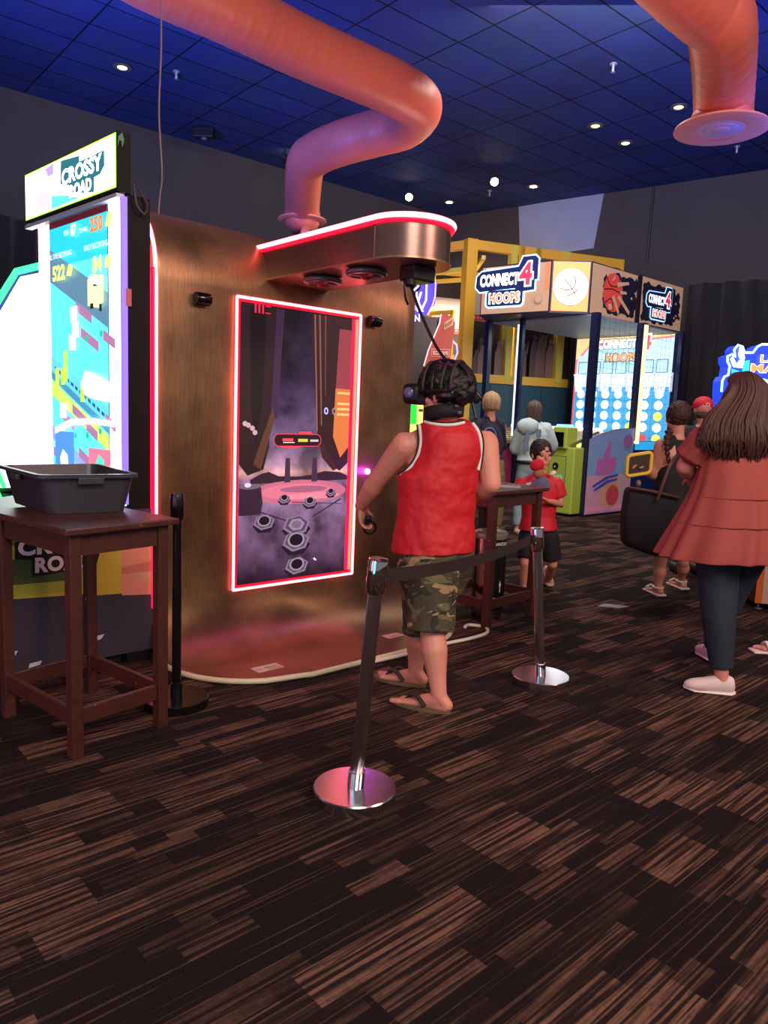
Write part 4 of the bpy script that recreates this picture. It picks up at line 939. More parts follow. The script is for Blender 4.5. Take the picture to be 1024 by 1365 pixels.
# lower side panels
bm = B(); pts = [kp(-.05, -.02, 0.03), kp(-.05, 1.36, 0.03), kp(-.05, 1.36, 1.42), kp(-.05, .75, 1.38), kp(-.05, .3, 1.30), kp(-.05, -.02, 1.22)]
prism(bm, pts, DW*.06); ap = ob('printed_side_panel', bm, paint('#382c50', .4), c4)
sk = lambda c: mat('soft_'+c, c, .35, 0, .12)  # unlit print, given a faint glow of its own in the material
ww = 1.36
it = [('p', [(0, 0), (ww, 0), (ww, 1.38), (.75, 1.34), (.3, 1.26), (0, 1.19)], sk('#b890c0')), ('p', [(0, .62), (ww, .62), (ww, 1.38), (.75, 1.34), (.3, 1.26), (0, 1.19)], sk('#88a0d0')), ('r', .02, .02, ww-.02, .62, sk('#d898b0')), ('r', .04, .05, ww-.04, .11, sk('#ff90c0')),
      ('p', [(.45, .6), (.95, .62), (1.05, .3), (.9, .08), (.5, .08), (.4, .3)], sk('#d8a080')),
      ('p', circ(.78, .28, .20, .17), sk('#d04858')),
      ('p', [(.22, .66), (.26, .90), (.5, .86), (.8, .92), (.8, .68), (.5, .62)], sk('#c868b0')), ('p', [(.40, .90), (.55, 1.16), (.62, 1.14), (.6, .88)], sk('#c868b0')),
      ('p', [(.15, .42), (.6, .56), (.9, .60), (.9, .63), (.55, .60), (.15, .46)], sk('#3a4cb0')), ('p', [(.2, .36), (.6, .49), (.88, .53), (.88, .56), (.55, .53), (.2, .40)], sk('#3a4cb0')),
      ('p', circ(1.13, 1.17, .15, .11), sk('#a868a8'))]
for k in range(6): it.append(('r', 1.02+.03*(k % 2), .2+.14*k, 1.06+.03*(k % 2), .3+.14*k, sk('#88b8c8')))
art('panel_print', ap, kp(-.052, -.02, .03), DU, Z, it, dz=.003)
bm = B(); prism(bm, [kp(-.04, 1.38, .03), kp(-.04, md, .03), kp(-.04, md, 1.2), kp(-.04, 1.38, 1.2)], DW*.06); ob('side_panel', bm, mat('blue_side_panel', '#20306a', .3), c4)
bm = B(); box(bm, kp(-.05, 2.1, 1.12), .02, 1.35, .14, DW, DU, Z); ob('light_band', bm, glow('#30a8e8', .6), c4)
bm = B(); prism(bm, [kp(-.0, .1, 0), kp(mw, .1, 0), kp(mw, md, 0), kp(0, md, 0)], Z*.12); ob('plinth', bm, paint('#0c0c12'), c4)
# player stations at the front
for w_, body, lab, dig, col in ((.32, '#a4bc48', 'lime green station door marked 2', '2', '#9fd8e8'), (1.72, '#8a2850', 'magenta station cabinet', '', '#e0a0c0')):
    bm = B(); box(bm, kp(w_, -.12, .56), .62, .36, 1.04, DW, DU, Z, bev=.02); st_ = ob('player_station', bm, mat('station_'+body[1:], body, .35), c4, label=lab)
    O = kp(w_+.31, -.302, .04)
    it = []
    if dig:
        it = [('r', .16, .10, .48, .90, paint('#2a4020')), ('r', .168, .108, .472, .892, mat('lime_door', '#9ab44c', .4)), ('t', '2', (.22, .16, .41, .46), paint('#2c5a60'), .12), ('t', '2', (.235, .175, .395, .445), glow('#9fd8e8', .8), .06),
              ('t', 'PLAYER', (.19, .50, .44, .60), glow('#80b890', .5), .02), ('c', .30, .74, .055, paint('#101018')), ('c', .29, .73, .015, paint('#d0d0d0')), ('c', .44, .38, .012, paint('#203010'))]
    else: it = [('r', .12, .2, .5, .8, paint('#38102a')), ('r', .15, .5, .47, .72, paint('#100a18'))]
    art('door_print', st_, O, -DW, Z, it, dz=.003)
    bm = B(); box(bm, kp(w_-.05, -.2, 1.22), .26, .3, .34, DW, DU, Z, bev=.02); cs = ob('card_reader', bm, mat('reader_'+body[1:], body, .4), c4)
    bm = B(); box(bm, kp(w_-.05, -.36, 1.2), .16, .02, .22, DW, DU, Z); ob('reader_screen', bm, paint('#0a0c10', .2), cs)
    bm = B(); box(bm, kp(w_-.05, -.22, 1.41), .2, .2, .04, DW, DU, Z, bev=.015); ob('lit_button', bm, glow('#5a8cff', 3), cs)
bm = B(); prism(bm, [kp(.1, -.28, 1.08), kp(1.9, -.28, 1.08), kp(1.9, .5, 1.30), kp(.1, .5, 1.30)], Z*.05); tr = ob('ball_tray', bm, mat('tray_metal', '#a8946a', .3, .5), c4)
bm = B(); prism(bm, [kp(.66, -.2, 1.155), kp(1.05, -.2, 1.155), kp(1.05, .25, 1.285), kp(.66, .25, 1.285)], Z*.01); ob('lit_tray_panel', bm, glow('#fff0c0', 1.8), tr)
bm = B(); box(bm, kp(1.0, .56, 1.36), 1.8, .06, .06, DW, DU, Z); ob('light_bar', bm, glow('#fff8e0', 2.5), tr)
bm = B()
for k in range(6):
    for j in range(4): box(bm, kp(1.15+.1*k, -.16+.1*j, 1.17+.03*j), .06, .05, .012, DW, DU, Z)
ob('tray_grille', bm, mat('pale_grille', '#e0d8b0', .4), tr)
bm = B(); prism(bm, [kp(.7, .62, 1.25), kp(mw-.05, .62, 1.25), kp(mw-.05, .62, 2.05), kp(.7, .62, 2.05)], DU*.012)
gm = bpy.data.materials.new('clear_acrylic'); gm.use_nodes = True; gb = gm.node_tree.nodes['Principled BSDF']; gb.inputs['Roughness'].default_value = .05; gb.inputs['Base Color'].default_value = (.75, .88, 1, 1)
gb.inputs['Transmission Weight'].default_value = 1; gb.inputs['IOR'].default_value = 1.1
ob('clear_shield', bm, gm, c4)
# balls in the tray
for k, (w_, u_) in enumerate(((.5, .35), (1.3, .3), (1.62, .1), (.45, .0))):
    pass

# ------------------------------------------------------------------ yellow framed cage game behind it
Q = V((1.47, 14.9, 0)); CR = az(69); CL = az(-51)
YEL = mat('yellow_frame_paint', '#f0b838', .4); YEL2 = mat('yellow_trim_paint', '#e0cc48', .4)
cg_ = thing('cage_game', 'tall yellow framed cage game with teal base panels behind the hoops machine', 'arcade game', Q)
ct, cb = 4.9, 2.27
def ycol(p, s, z0, z1, m=YEL, u=CR): bm = B(); box(bm, p+Z*(z0+z1)/2, s, s, z1-z0, u, V((-u.y, u.x, 0)), Z); return ob('frame_post', bm, m, cg_)
def ybeam(a, b, z, h=.16, d=.12, m=YEL): bm = B(); u = (b-a).normalized(); box(bm, (a+b)/2+Z*z, (b-a).length, d, h, u, V((-u.y, u.x, 0)), Z); return ob('frame_rail', bm, m, cg_)
ycol(Q, .22, 0, ct); ycol(Q+CR*.95, .14, cb, ct, YEL2); ycol(Q+CR*1.12, .12, cb, ct); ycol(Q+CR*2.15, .16, cb, ct, YEL2); ycol(Q+CR*3.6, .16, 0, ct)
ycol(Q+CL*.95, .18, 0, ct, YEL, CL); ycol(Q+CL*2.2, .16, 0, ct-.15, YEL, CL); ycol(Q+CL*.35, .07, cb+.2, 3.55, YEL, CL); ycol(Q+CL*.55, .07, cb+.2, 3.55, YEL, CL); ybeam(Q+CL*.3, Q+CL*.95, 3.55, .08, .07)
ycol(Q+CR*1.5+Z*0, .12, ct-.55, ct)
ybeam(Q, Q+CR*3.6, ct-.09, .18); ybeam(Q, Q+CR*3.6, cb, .17); ybeam(Q, Q+CL*3.2, ct-.09, .16); ybeam(Q, Q+CL*3.2, 4.35, .09, .08, YEL2); ybeam(Q, Q+CL*3.2, cb, .15)
bk = Q+CL*3.2
ycol(bk, .16, 0, ct)
ybeam(bk, bk+CR*3.6, ct-.09, .14); ybeam(Q+CR*.3, bk+CR*2.9, ct-.3, .08, .08, YEL2); ybeam(Q+CR*1.6, bk+CR*1.0, ct-.5, .08, .08, YEL2); ybeam(bk, bk+CR*3.6, 4.1, .1, .1, YEL2)
bm = B(); nr = V((-CR.y, CR.x, 0)); prism(bm, [Q-nr*.01, Q+CR*3.6-nr*.01, Q+CR*3.6+nr*.05, Q+nr*.05], Z*(cb-.08)); tp = ob('base_panel', bm, mat('teal_panel', '#34545a', .5), cg_)
bm = B()
for k in range(1, 6): box(bm, Q+CR*(.6*k)-nr*.014+Z*1.1, .012, .006, 2.1, CR, nr, Z)
ob('panel_seam', bm, paint('#1a343c'), tp)
bm = B(); prism(bm, [Q, Q+CL*3.2, Q+CL*3.2+V((.05, .05, 0)), Q+V((.05, .05, 0))], Z*(cb-.08)); ob('base_panel', bm, paint('#1c2c34', .5), cg_)
# printed banners inside the cage (brick wall above, dark crowd below)
def crowd(O, u, wd, seed):
    rr = random.Random(seed); it = [('r', 0, 0, wd, 1.05, mat('crowd_dark', '#2c201e', .6)), ('r', 0, 1.05, wd, 1.85, mat('brick_white', '#b4aca8', .6)), ('r', 0, 1.05, wd, 1.17, mat('banner_red', '#b83438', .6))]
    for k in range(int(wd/.07)): it.append(('c', .035+k*.07, 1.11, .016, mat('banner_dot', '#d8c8c0', .6)))
    for j in range(9): it.append(('r', 0, 1.20+j*.07, wd, 1.205+j*.07, mat('brick_line', '#8a8280', .6)))
    for k in range(int(wd*7)):
        x = rr.uniform(.1, wd-.1); h = rr.uniform(.45, .95); c = mat(*rr.choice([('fig_a', '#7a5a48'), ('fig_b', '#644838'), ('fig_c', '#8a6a54')]), .6)
        it += [('p', [(x-.09, 0), (x+.09, 0), (x+.08, h*.7), (x+.03, h*.85), (x-.04, h*.85), (x-.09, h*.65)], c), ('c', x, h*.92, .05, c), ('p', [(x+.05, h*.65), (x+.1, h*.7), (x+.12, h*1.05), (x+.09, h*1.05), (x+.06, h*.8)], c)]
    return art('printed_banner', cg_, O, u, Z, it, dz=.004)
crowd(Q+CR*.12+nr*.12+Z*(cb+.08), CR, .8, 3); crowd(Q+CR*1.2+nr*.12+Z*(cb+.08), CR, .9, 5); crowd(Q+CR*2.25+nr*.12+Z*(cb+.08), CR, 1.25, 8)
crowd(bk+nr*-.12+CR*.1+Z*(cb+.08)+V((0, -.1, 0)), CR, 3.3, 12)
bm = B(); prism(bm, [bk+nr*.1+Z*cb, bk+nr*.1+CR*3.6+Z*cb, bk+nr*.1+CR*3.6+Z*ct, bk+nr*.1+Z*ct], nr*.04); ob('rear_panel', bm, paint('#262226'), cg_)
l = lamp('cage_lamp', 'AREA', Q+CR*1.6+CL*1.2+Z*(ct-.6), 260, (1, .85, .65), 1.2, Q+CR*1.4+CL*.8); l.parent = cg_; l.location = l.location-Q
# dark slatted shutter at the right of the cage
bm = B(); s0 = kp(1.05, md+.35, 0)
sh_ = thing('slatted_shutter', 'dark slatted shutter panel between the cage game and the hoops machine', 'shutter', s0)
for k in range(32): box(bm, s0+DW*.7+Z*(1.0+.085*k), 1.4, .02, .05, DW, DU, Z)
ob('slats', bm, paint('#1c242c', .4), sh_)
for a_ in (0, 1.42): bm = B(); box(bm, s0+DW*a_+Z*1.9, .06, .05, 3.8, DW, DU, Z); ob('side_rail', bm, paint('#10141a'), sh_)

# ------------------------------------------------------------------ games seen between the metal wall and the man
gl = V(J(560, 560, 10.2)); gl.z = 0
t = thing('arcade_cabinet', 'dark arcade cabinet topped by a purple neon outlined sign', 'arcade machine', gl)
x0 = J(520, 430, 10.2); x1 = J(588, 430, 10.2); top_z = J(570, 422, 10.2).z
bm = B(); prism(bm, [V((x0.x, 10.2, 0)), V((x1.x, 10.2, 0)), V((x1.x+.2, 11.0, 0)), V((x0.x, 11.0, 0))], Z*top_z); ob('cabinet_body', bm, paint('#16191c', .5), t)
pur = glow('#3a28c8', 1.1); lav = glow('#e0d0ff', 1.5)
sp = [(500, 400), (528, 375), (546, 398), (560, 386), (563, 376), (570, 372), (583, 376), (580, 405), (566, 421), (500, 421)]
bm = B(); prism(bm, [J(x, y, 10.15) for x, y in sp], V((0, .14, 0))); sg = ob('hex_sign', bm, pur, t)
bm = B(); tube(bm, [J(x, y, 10.12) for x, y in ((520, 372), (541, 389), (546, 393), (557, 382), (562, 374), (569, 374), (568, 400), (559, 420))], .013, 8); ob('neon_outline', bm, lav, sg)
bm = B(); tube(bm, [J(x, y, 10.12) for x, y in ((569, 374), (581, 377), (580, 395), (577, 406), (570, 420))], .011, 8); ob('neon_outline', bm, glow('#a884f0', 2), sg)
O = J(545, 413, 10.10); U_ = V((1, 0, 0)); px = 10.2/986
art('sign_lettering', sg, O, U_, V((-.08, 0, 1)).normalized(), [('t', 'ROCK', (-.21, -.02, .20, .24), lav, .03), ('t', "ON'", (-.02, -.15, .17, -.06), lav, .03), ('t', 'ROCK', (-.02, .38, .10, .5), glow('#8070e0', 1), .02)], dz=.003)
# red game side panel with its lettering, and green screen card below
kz = J(600, 540, 8.6); kz.z = 0
t = thing('arcade_cabinet', 'red angular arcade cabinet side reading KONAMI above the headset', 'arcade machine', kz)
sp = [(586, 421), (590, 418), (596, 419), (604, 424), (607, 430), (606, 440), (600, 480), (606, 540), (604, 640), (566, 640), (566, 490), (571, 468), (586, 433)]
bm = B(); prism(bm, [J(x, y, 8.6) for x, y in sp], V((.0, .5, 0))); rp = ob('side_panel', bm, mat('red_lacquer', '#b82c24', .4), t)
bm = B(); tube(bm, [J(x, y, 8.59) for x, y in ((565, 488), (571, 467), (586, 431), (588, 419))], .008, 6); ob('edge_strip', bm, glow('#f0e8f0', .6), rp)
O = J(575, 473, 8.59)
art('panel_lettering', rp, O, V((1, 0, 0)), Z, [('r', .0, -.02, .21, .07, paint('#f0c0b0')), ('r', .008, -.012, .202, .062, paint('#b82c26')), ('t', 'KONAMI', (.02, 0, .19, .05), paint('#fff0e8'), .03), ('p', [(.13, .28), (.23, .34), (.23, .43), (.13, .36)], paint('#e8c8a0')), ('tq', 'RAW', [(.14, .30), (.22, .35), (.14, .355), (.22, .405)], paint('#7a2018'), .02)], dz=.003)
bm = B(); prism(bm, [V((J(566, 560, 8.62).x, 8.62, 0)), V((J(603, 560, 8.62).x, 8.62, 0)), V((J(603, 560, 8.62).x, 9.1, 0)), V((J(566, 560, 8.62).x, 9.1, 0))], Z*1.0); ob('base', bm, paint('#3a1418'), t)
bm = B(); tube(bm, [J(x, y, 8.75) for x, y in ((604, 455), (609, 460), (610, 470), (606, 480))], .011, 6); ob('neon_loop', bm, glow('#a8a8ff', 1.2), t)
gs = J(548, 600, 7.6); gs.z = 0
t = thing('game_kiosk', 'slim yellow kiosk with a bright green screen beside the headset', 'kiosk', gs)
a, b = J(539, 531, 7.6), J(557, 563, 7.6)
bm = B(); prism(bm, [V((a.x-.01, 7.6, 0)), V((b.x+.05, 7.6, 0)), V((b.x+.05, 7.85, 0)), V((a.x-.01, 7.85, 0))], Z*a.z); kb = ob('kiosk_body', bm, mat('lit_yellow', '#f0e070', .5, 0, 1.0), t)
bm = B(); prism(bm, [V((a.x+.01, 7.595, b.z-.02)), V((b.x-.015, 7.595, b.z-.02)), V((b.x-.015, 7.595, a.z-.06)), V((a.x+.01, 7.595, a.z-.06))], V((0, .004, 0))); ob('green_screen', bm, glow('#10f030', 1.3), kb)
# ------------------------------------------------------------------ right hand side: blue lit sign machine and printed cabinet
D = 8.8
ls = J(1000, 600, D); ls.z = 0
t = thing('arcade_cabinet', 'arcade machine with a bright blue neon edged sign behind the long haired woman', 'arcade machine', ls)
sp = [(962, 522), (963, 508), (966, 502), (971, 500), (973, 488), (970, 482), (970, 475), (976, 472), (980, 476), (979, 466), (984, 460), (990, 462), (993, 470), (1004, 470), (1010, 462), (1016, 459), (1100, 459), (1100, 560), (962, 560)]
bm = B(); prism(bm, [J(x, y, D) for x, y in sp], V((.0, .25, 0))); sg = ob('sign_box', bm, glow('#1638c8', 1.0), t)
bm = B(); tube(bm, [J(x, y, D-.01) for x, y in sp[:-2]], .012, 8); ob('neon_outline', bm, glow('#a0e8ff', 3.5), sg)
O = J(1000, 488, D-.02)
cy, ora = glow('#30c8f0', 1.2), glow('#ff9a50', 1.1)
pk = D/986
def q2(pts): return [((x-1000)*pk, (488-y)*pk) for x, y in pts]
it = [('p', q2([(977, 500), (999, 500), (999, 480), (992, 482), (990, 496), (976, 492)]), cy), ('p', q2([(974, 512), (992, 512), (996, 502), (976, 502)]), glow('#28b0e0', 1)),
      ('p', q2([(978, 490), (990, 491), (992, 478), (988, 464), (984, 464), (983, 474), (986, 480), (982, 486), (976, 476), (973, 480)]), glow('#e8ffff', 3)),
      ('p', q2([(1004, 540), (1024, 540), (1040, 510), (1020, 506), (1008, 510)]), glow('#f4ffff', 3)), ('p', q2([(1000, 503), (1060, 515), (1060, 512), (1002, 500)]), glow('#c0e8ff', 2)),
      ('t', 'LA', (.105, .02*0+.045, .31, .135), glow('#ffffff', 2), .06), ('t', 'LA', (.11, .05, .30, .13), ora, .03), ('t', 'MA', (.0, -.075, .31, .03), glow('#ffd0d0', 2), .06), ('t', 'MA', (.008, -.068, .30, .023), ora, .03)]
art('sign_face', sg, O, V((1, 0, 0)), Z, it, dz=.002)
bm = B(); a = J(962, 560, D); b = J(1100, 560, D); prism(bm, [V((a.x, D, 0)), V((b.x, D, 0)), V((b.x, D+.8, 0)), V((a.x, D+.8, 0))], Z*a.z); ob('cabinet_body', bm, paint('#101430', .4), t)
D = 5.9
a0 = J(1005, 812, D); t = thing('redemption_cabinet', 'beige and orange printed cabinet base at the right edge on small casters', 'cabinet', V((a0.x, D, 0)))
ux = az(100); bm = B(); pz = .06; base_ = V((a0.x, D, pz))
prism(bm, [base_, base_+ux*.9, base_+ux*.9+V((.1, .6, 0)), base_+V((.1, .6, 0))], Z*.62); cb_ = ob('cabinet_body', bm, paint('#3a2420'), t)
art('front_print', cb_, base_-V((.17, 1, 0)).normalized()*-.0+V((-.0, -.002, 0)), ux, Z, [('r', 0, 0, .9, .62, mat('orange_print', '#d86a28', .4)), ('r', .05, 0, .9, .62, mat('beige_print', '#d0b098', .4)), ('p', circ(.13, .20, .05, .03), paint('#f0e8e0')), ('t', 'M', (.10, .18, .15, .22), paint('#302030'), .03),
    ('p', [(.10, .12), (.16, .14), (.4, .10), (.4, .04), (.2, .03)], paint('#d83028')), ('c', .14, .42, .02, paint('#382420'))], dz=.002)
bm = B(); p = J(1008, 822, D+.02); lathe(bm, [(.03, 0), (.03, .008), (.008, .012), (.008, .06)], V((p.x+.03, D+.06, 0)), Z, 12); ob('caster_foot', bm, paint('#8a8490', .3), t)
# ------------------------------------------------------------------ people
def skin(c): return mat('skin_'+c.strip('#'), c, .5, noise_amt=.06, nscale=9, sss=.12)
def rm_mods(v, it=6, disp=None):
    m = [('REMESH', dict(mode='VOXEL', voxel_size=v, use_smooth_shade=True)), ('SMOOTH', dict(factor=.5, iterations=it))]
    return m
def cloth_disp(o, amt=.02, size=.16):
    tx = bpy.data.textures.new('fold_noise', 'CLOUDS'); tx.noise_scale = size; tx.noise_depth = 2
    d = o.modifiers.new('folds', 'DISPLACE'); d.texture = tx; d.strength = amt; d.mid_level = .5; d.texture_coords = 'LOCAL'
    return o
def nrm(v): return V(v).normalized()
def head_geo(bm, c, f, up, s):
    """head about c (mid height), facing f; s = half height"""
    f = nrm(f); up = nrm(V(up)-f*V(up).dot(f)); r = f.cross(up)
    ell(bm, c+up*s*.18-f*s*.10, r*s*.66, f*s*.80, up*s*.82)            # skull
    ell(bm, c-up*s*.38+f*s*.18, r*s*.50, f*s*.52, up*s*.60)            # face and jaw
    ell(bm, c-up*s*.80+f*s*.42, r*s*.22, f*s*.2, up*s*.17)             # chin
    ell(bm, c-up*s*.12+f*s*.74, r*s*.10, f*s*.17, up*s*.20)            # nose
    ell(bm, c+up*s*.02+f*s*.72, r*s*.055, f*s*.08, up*s*.2)
    ell(bm, c-up*s*.52+f*s*.66, r*s*.20, f*s*.07, up*s*.05)            # lips
    ell(bm, c-up*s*.60+f*s*.64, r*s*.17, f*s*.08, up*s*.05)
    for sg in (1, -1):
        ell(bm, c+r*sg*s*.66-up*s*.10-f*s*.06, r*s*.07, f*s*.15, up*s*.24)   # ears
        ell(bm, c+r*sg*s*.27+up*s*.14+f*s*.62, r*s*.20, f*s*.09, up*s*.06)    # brow
        ell(bm, c+r*sg*s*.40-up*s*.22+f*s*.42, r*s*.18, f*s*.2, up*s*.16)    # cheek
def hand_geo(bm, w, d, n, s=1.0, curl=.6, side=1):
    """w wrist, d finger direction, n palm normal (palm side), side = +1/-1 where the thumb leaves"""
    d = nrm(d); n = nrm(V(n)-d*V(n).dot(d)); t = d.cross(n)*side
    eloft(bm, [(w-d*.01*s, t*.026*s, n*.019*s), (w+d*.03*s, t*.034*s, n*.017*s), (w+d*.065*s, t*.041*s, n*.015*s), (w+d*.09*s, t*.040*s, n*.012*s)], 16)
    for k, (L, off) in enumerate(((.072, .030), (.08, .0105), (.074, -.0095), (.058, -.029))):
        p = w+d*.082*s+t*off*s; dd = V(d); pts = [(p, .0098*s)]; ax = d.cross(n)
        for seg, fr in ((0, .42), (1, .33), (2, .25)):
            a = curl*(.75 if seg == 0 else 1.0); dd = nrm(dd*cos(a)+n*sin(a)*1.0) if seg == 0 else nrm(Matrix.Rotation(a, 3, -ax if False else ax) @ dd)
            p = p+dd*L*fr*s; pts.append((p, (.0092-.0009*seg)*s))
        limb(bm, pts)
    p = w+d*.022*s+t*.026*s; pts = [(p, .0145*s)]; dd = nrm(d*.65+t*.75+n*.25)
    p = p+dd*.036*s; pts.append((p, .0115*s)); dd = nrm(d*.85+t*.25+n*(.3+curl*.3)); p = p+dd*.032*s; pts.append((p, .0102*s)); p = p+nrm(dd+n*.3)*.024*s; pts.append((p, .0088*s)); limb(bm, pts)
def foot_geo(bm, a, toe, s=1.0, toes=False, heel_up=0.0):
    a = V(a); toe = V(toe); d = V((toe.x-a.x, toe.y-a.y, 0)).normalized(); r = d.cross(Z)
    heel = a-d*.045*s; heel.z = .032*s+heel_up; ball_ = toe-d*.055*s
    up = nrm((toe-heel).cross(r)) if False else Z
    eloft(bm, [(heel-d*.012*s, r*.012*s, Z*.014*s), (heel, r*.030*s, Z*.030*s), (heel*.6+ball_*.4+Z*.012*s, r*.030*s, Z*.034*s), (heel*.25+ball_*.75+Z*.003, r*.040*s, Z*.024*s), (ball_, r*.045*s, Z*.018*s), (ball_+d*.02*s, r*.043*s, Z*.015*s)], 18)
    limb(bm, [(a, .036*s), (heel*.75+ball_*.25+Z*.03*s, .038*s), (heel*.45+ball_*.55+Z*.02*s, .028*s)])
    limb(bm, [(a, .036*s), (heel+Z*.01, .031*s)])
    if toes:
        for k in range(5):
            o = (.033-.0165*k)*s; p = ball_+r*o*toes+d*(.012-.006*k)*s; L = (.042-.004*k)*s
            limb(bm, [(p, (.0125-.001*k+(.004 if k == 0 else 0))*s), (p+d*L-Z*.003, (.0105-.001*k+(.003 if k == 0 else 0))*s)])
    else: ell(bm, ball_+d*.015*s, r*.043*s, d*.045*s, Z*.017*s)
def body(root, P, sk, v=.007, girth=1.0, name='body'):
    """one continuous skin surface from a dictionary of joints"""
    s = P['s']; bm = B(); lat = nrm(P['sr']-P['sl']); fw = Z.cross(lat).normalized()
    sh = (P['sl']+P['sr'])*.5; hw = (P['sr']-P['sl']).length/2; pv = P['pelvis']; nk = P['neck']; ch = sh.lerp(pv, .38); ws = sh.lerp(pv, .68)
    g = girth
    lp_ = nrm(lat+nrm(P['hr']-P['hl_'])*.25)
    eloft(bm, [(pv-Z*.10*s, lp_*.10*s*g, fw*.08*s*g), (pv-Z*.03*s, lp_*.165*s*g, fw*.115*s*g), (pv+Z*.05*s, lp_*.16*s*g, fw*.11*s*g), (ws, lat*.145*s*g, fw*.10*s*g), (ch, lat*.165*s*g, fw*.115*s*g),
               (sh.lerp(ch, .35), lat*(hw*.92), fw*.11*s*g), (sh+Z*.02*s, lat*hw*.86, fw*.075*s*g), (sh+Z*.06*s, lat*.075*s, fw*.06*s)], 28)
    c = P['head']; limb(bm, [(nk-Z*.03*s, .068*s*g), (nk+Z*.02*s, .058*s*g), (c-nrm(P['hf'])*P['hs']*.25-Z*P['hs']*.35, .052*s*g)])
    limb(bm, [(P['sl']-lat*-.03*s, .062*s*g), (nk-Z*.02*s, .05*s*g)]); limb(bm, [(P['sr']+lat*-.03*s, .062*s*g), (nk-Z*.02*s, .05*s*g)])
    head_geo(bm, c, P['hf'], P.get('hup', Z), P['hs'])
    ag = P.get('arm', 1.0)*s
    for k in 'lr':
        S_, E_, W_ = P['s'+k], P['e'+k], P['w'+k]
        limb(bm, [(S_, .058*ag), (S_.lerp(E_, .35), .052*ag), (S_.lerp(E_, .75), .044*ag), (E_, .041*ag), (E_.lerp(W_, .25), .044*ag), (E_.lerp(W_, .7), .035*ag), (W_, .027*ag)])
        hand_geo(bm, W_, P['hd'+k], P['hn'+k], s*P.get('hand', 1.0), P.get('curl', .55), P.get('th'+k, 1))
        H_, K_, A_ = P['hr' if k == 'r' else 'hl_'], P['k'+k], P['a'+k]; lg = P.get('leg', 1.0)*s
        limb(bm, [(H_, .088*s), (H_.lerp(K_, .45), .078*s), (H_.lerp(K_, .85), .060*lg), (K_, .056*lg), (K_.lerp(A_, .12), .052*lg), (K_.lerp(A_, .36)-fw*.008, .058*lg), (K_.lerp(A_, .7), .042*lg), (K_.lerp(A_, .85), .037*lg), (A_, .034*lg)])
        foot_geo(bm, A_, P['t'+k], s*P.get('foot', 1.0), P.get('toes', 0)*(1 if k == 'l' else -1) if P.get('toes') else False, P.get('heel'+k, 0))
    return ob(name, bm, sk, root, True, rm_mods(v, 5))
def torso_cloth(root, P, m, name, hem, top_in=.0, grow=.018, flare=0, v=.008, sleeves=0, slr=.075, neckcut=0, folds=.018, shoulder=1.0, wfac=1.0, longs=None):
    s = P['s']; bm = B(); lat = nrm(P['sr']-P['sl']); fw = Z.cross(lat).normalized(); sh = (P['sl']+P['sr'])*.5; pv = P['pelvis']; hw = (P['sr']-P['sl']).length/2
    ch = sh.lerp(pv, .38); ws = sh.lerp(pv, .68); g = P.get('girth', 1.0)*s; e = grow; hm = V((pv.x, pv.y, hem))
    if 'hemc' in P: hm = P['hemc']
    rings = [(hm, lat*((.165*g)*wfac+e+flare), fw*(.12*g+e+flare*.8)), (hm.lerp(ws, .5), lat*(.158*g*wfac+e+flare*.6), fw*(.115*g+e+flare*.5)), (ws, lat*(.152*g*wfac+e+flare*.25), fw*(.108*g+e+flare*.2)), (ch, lat*(.168*g*wfac+e), fw*(.118*g+e)),
             (sh.lerp(ch, .35), lat*(hw*.90*shoulder+e*.5), fw*(.112*g+e)), (sh+Z*.022*s, lat*(hw*.84*shoulder), fw*(.078*g+e)), (sh+Z*.052*s, lat*(.085*s+.01), fw*(.062*s+e*.7))]
    eloft(bm, rings, 32)
    for k, sg in (('l', -1), ('r', 1)):
        a = P['s'+k]-lat*sg*.02*s*(1 if shoulder >= .95 else 2.2); limb(bm, [(a+Z*.0, .060*s+e*.6), (P['neck']-Z*.03*s+lat*sg*.03, .045*s+e*.4)])
        if sleeves:
            S_, E_, W_ = P['s'+k], P['e'+k], P['w'+k]
            if sleeves <= 1: limb_open(bm, [(S_, slr*s), (S_.lerp(E_, sleeves), slr*s*.96)])
            else: limb_open(bm, [(S_, slr*s), (S_.lerp(E_, .5), slr*s*.95), (E_, slr*s*.85), (E_.lerp(W_, .5), slr*s*.75), (E_.lerp(W_, min(.97, sleeves-1)), slr*s*.62)])
    o = ob(name, bm, m, root, True, rm_mods(v, 4)); cloth_disp(o, folds); return o
def limb_open(bm, nodes):
    """like limb but flat ended at the last node (sleeve or trouser hem)"""
    for (p, r) in nodes[:-1]: ball(bm, p, r)
    for i, ((p, r), (q, s)) in enumerate(zip(nodes, nodes[1:])):
        d = V(q)-V(p); x, y = frame(d); eloft(bm, [(p, x*r, y*r), (V(p)*.5+V(q)*.5, x*(r+s)/2, y*(r+s)/2), (q, x*s, y*s)], 18)
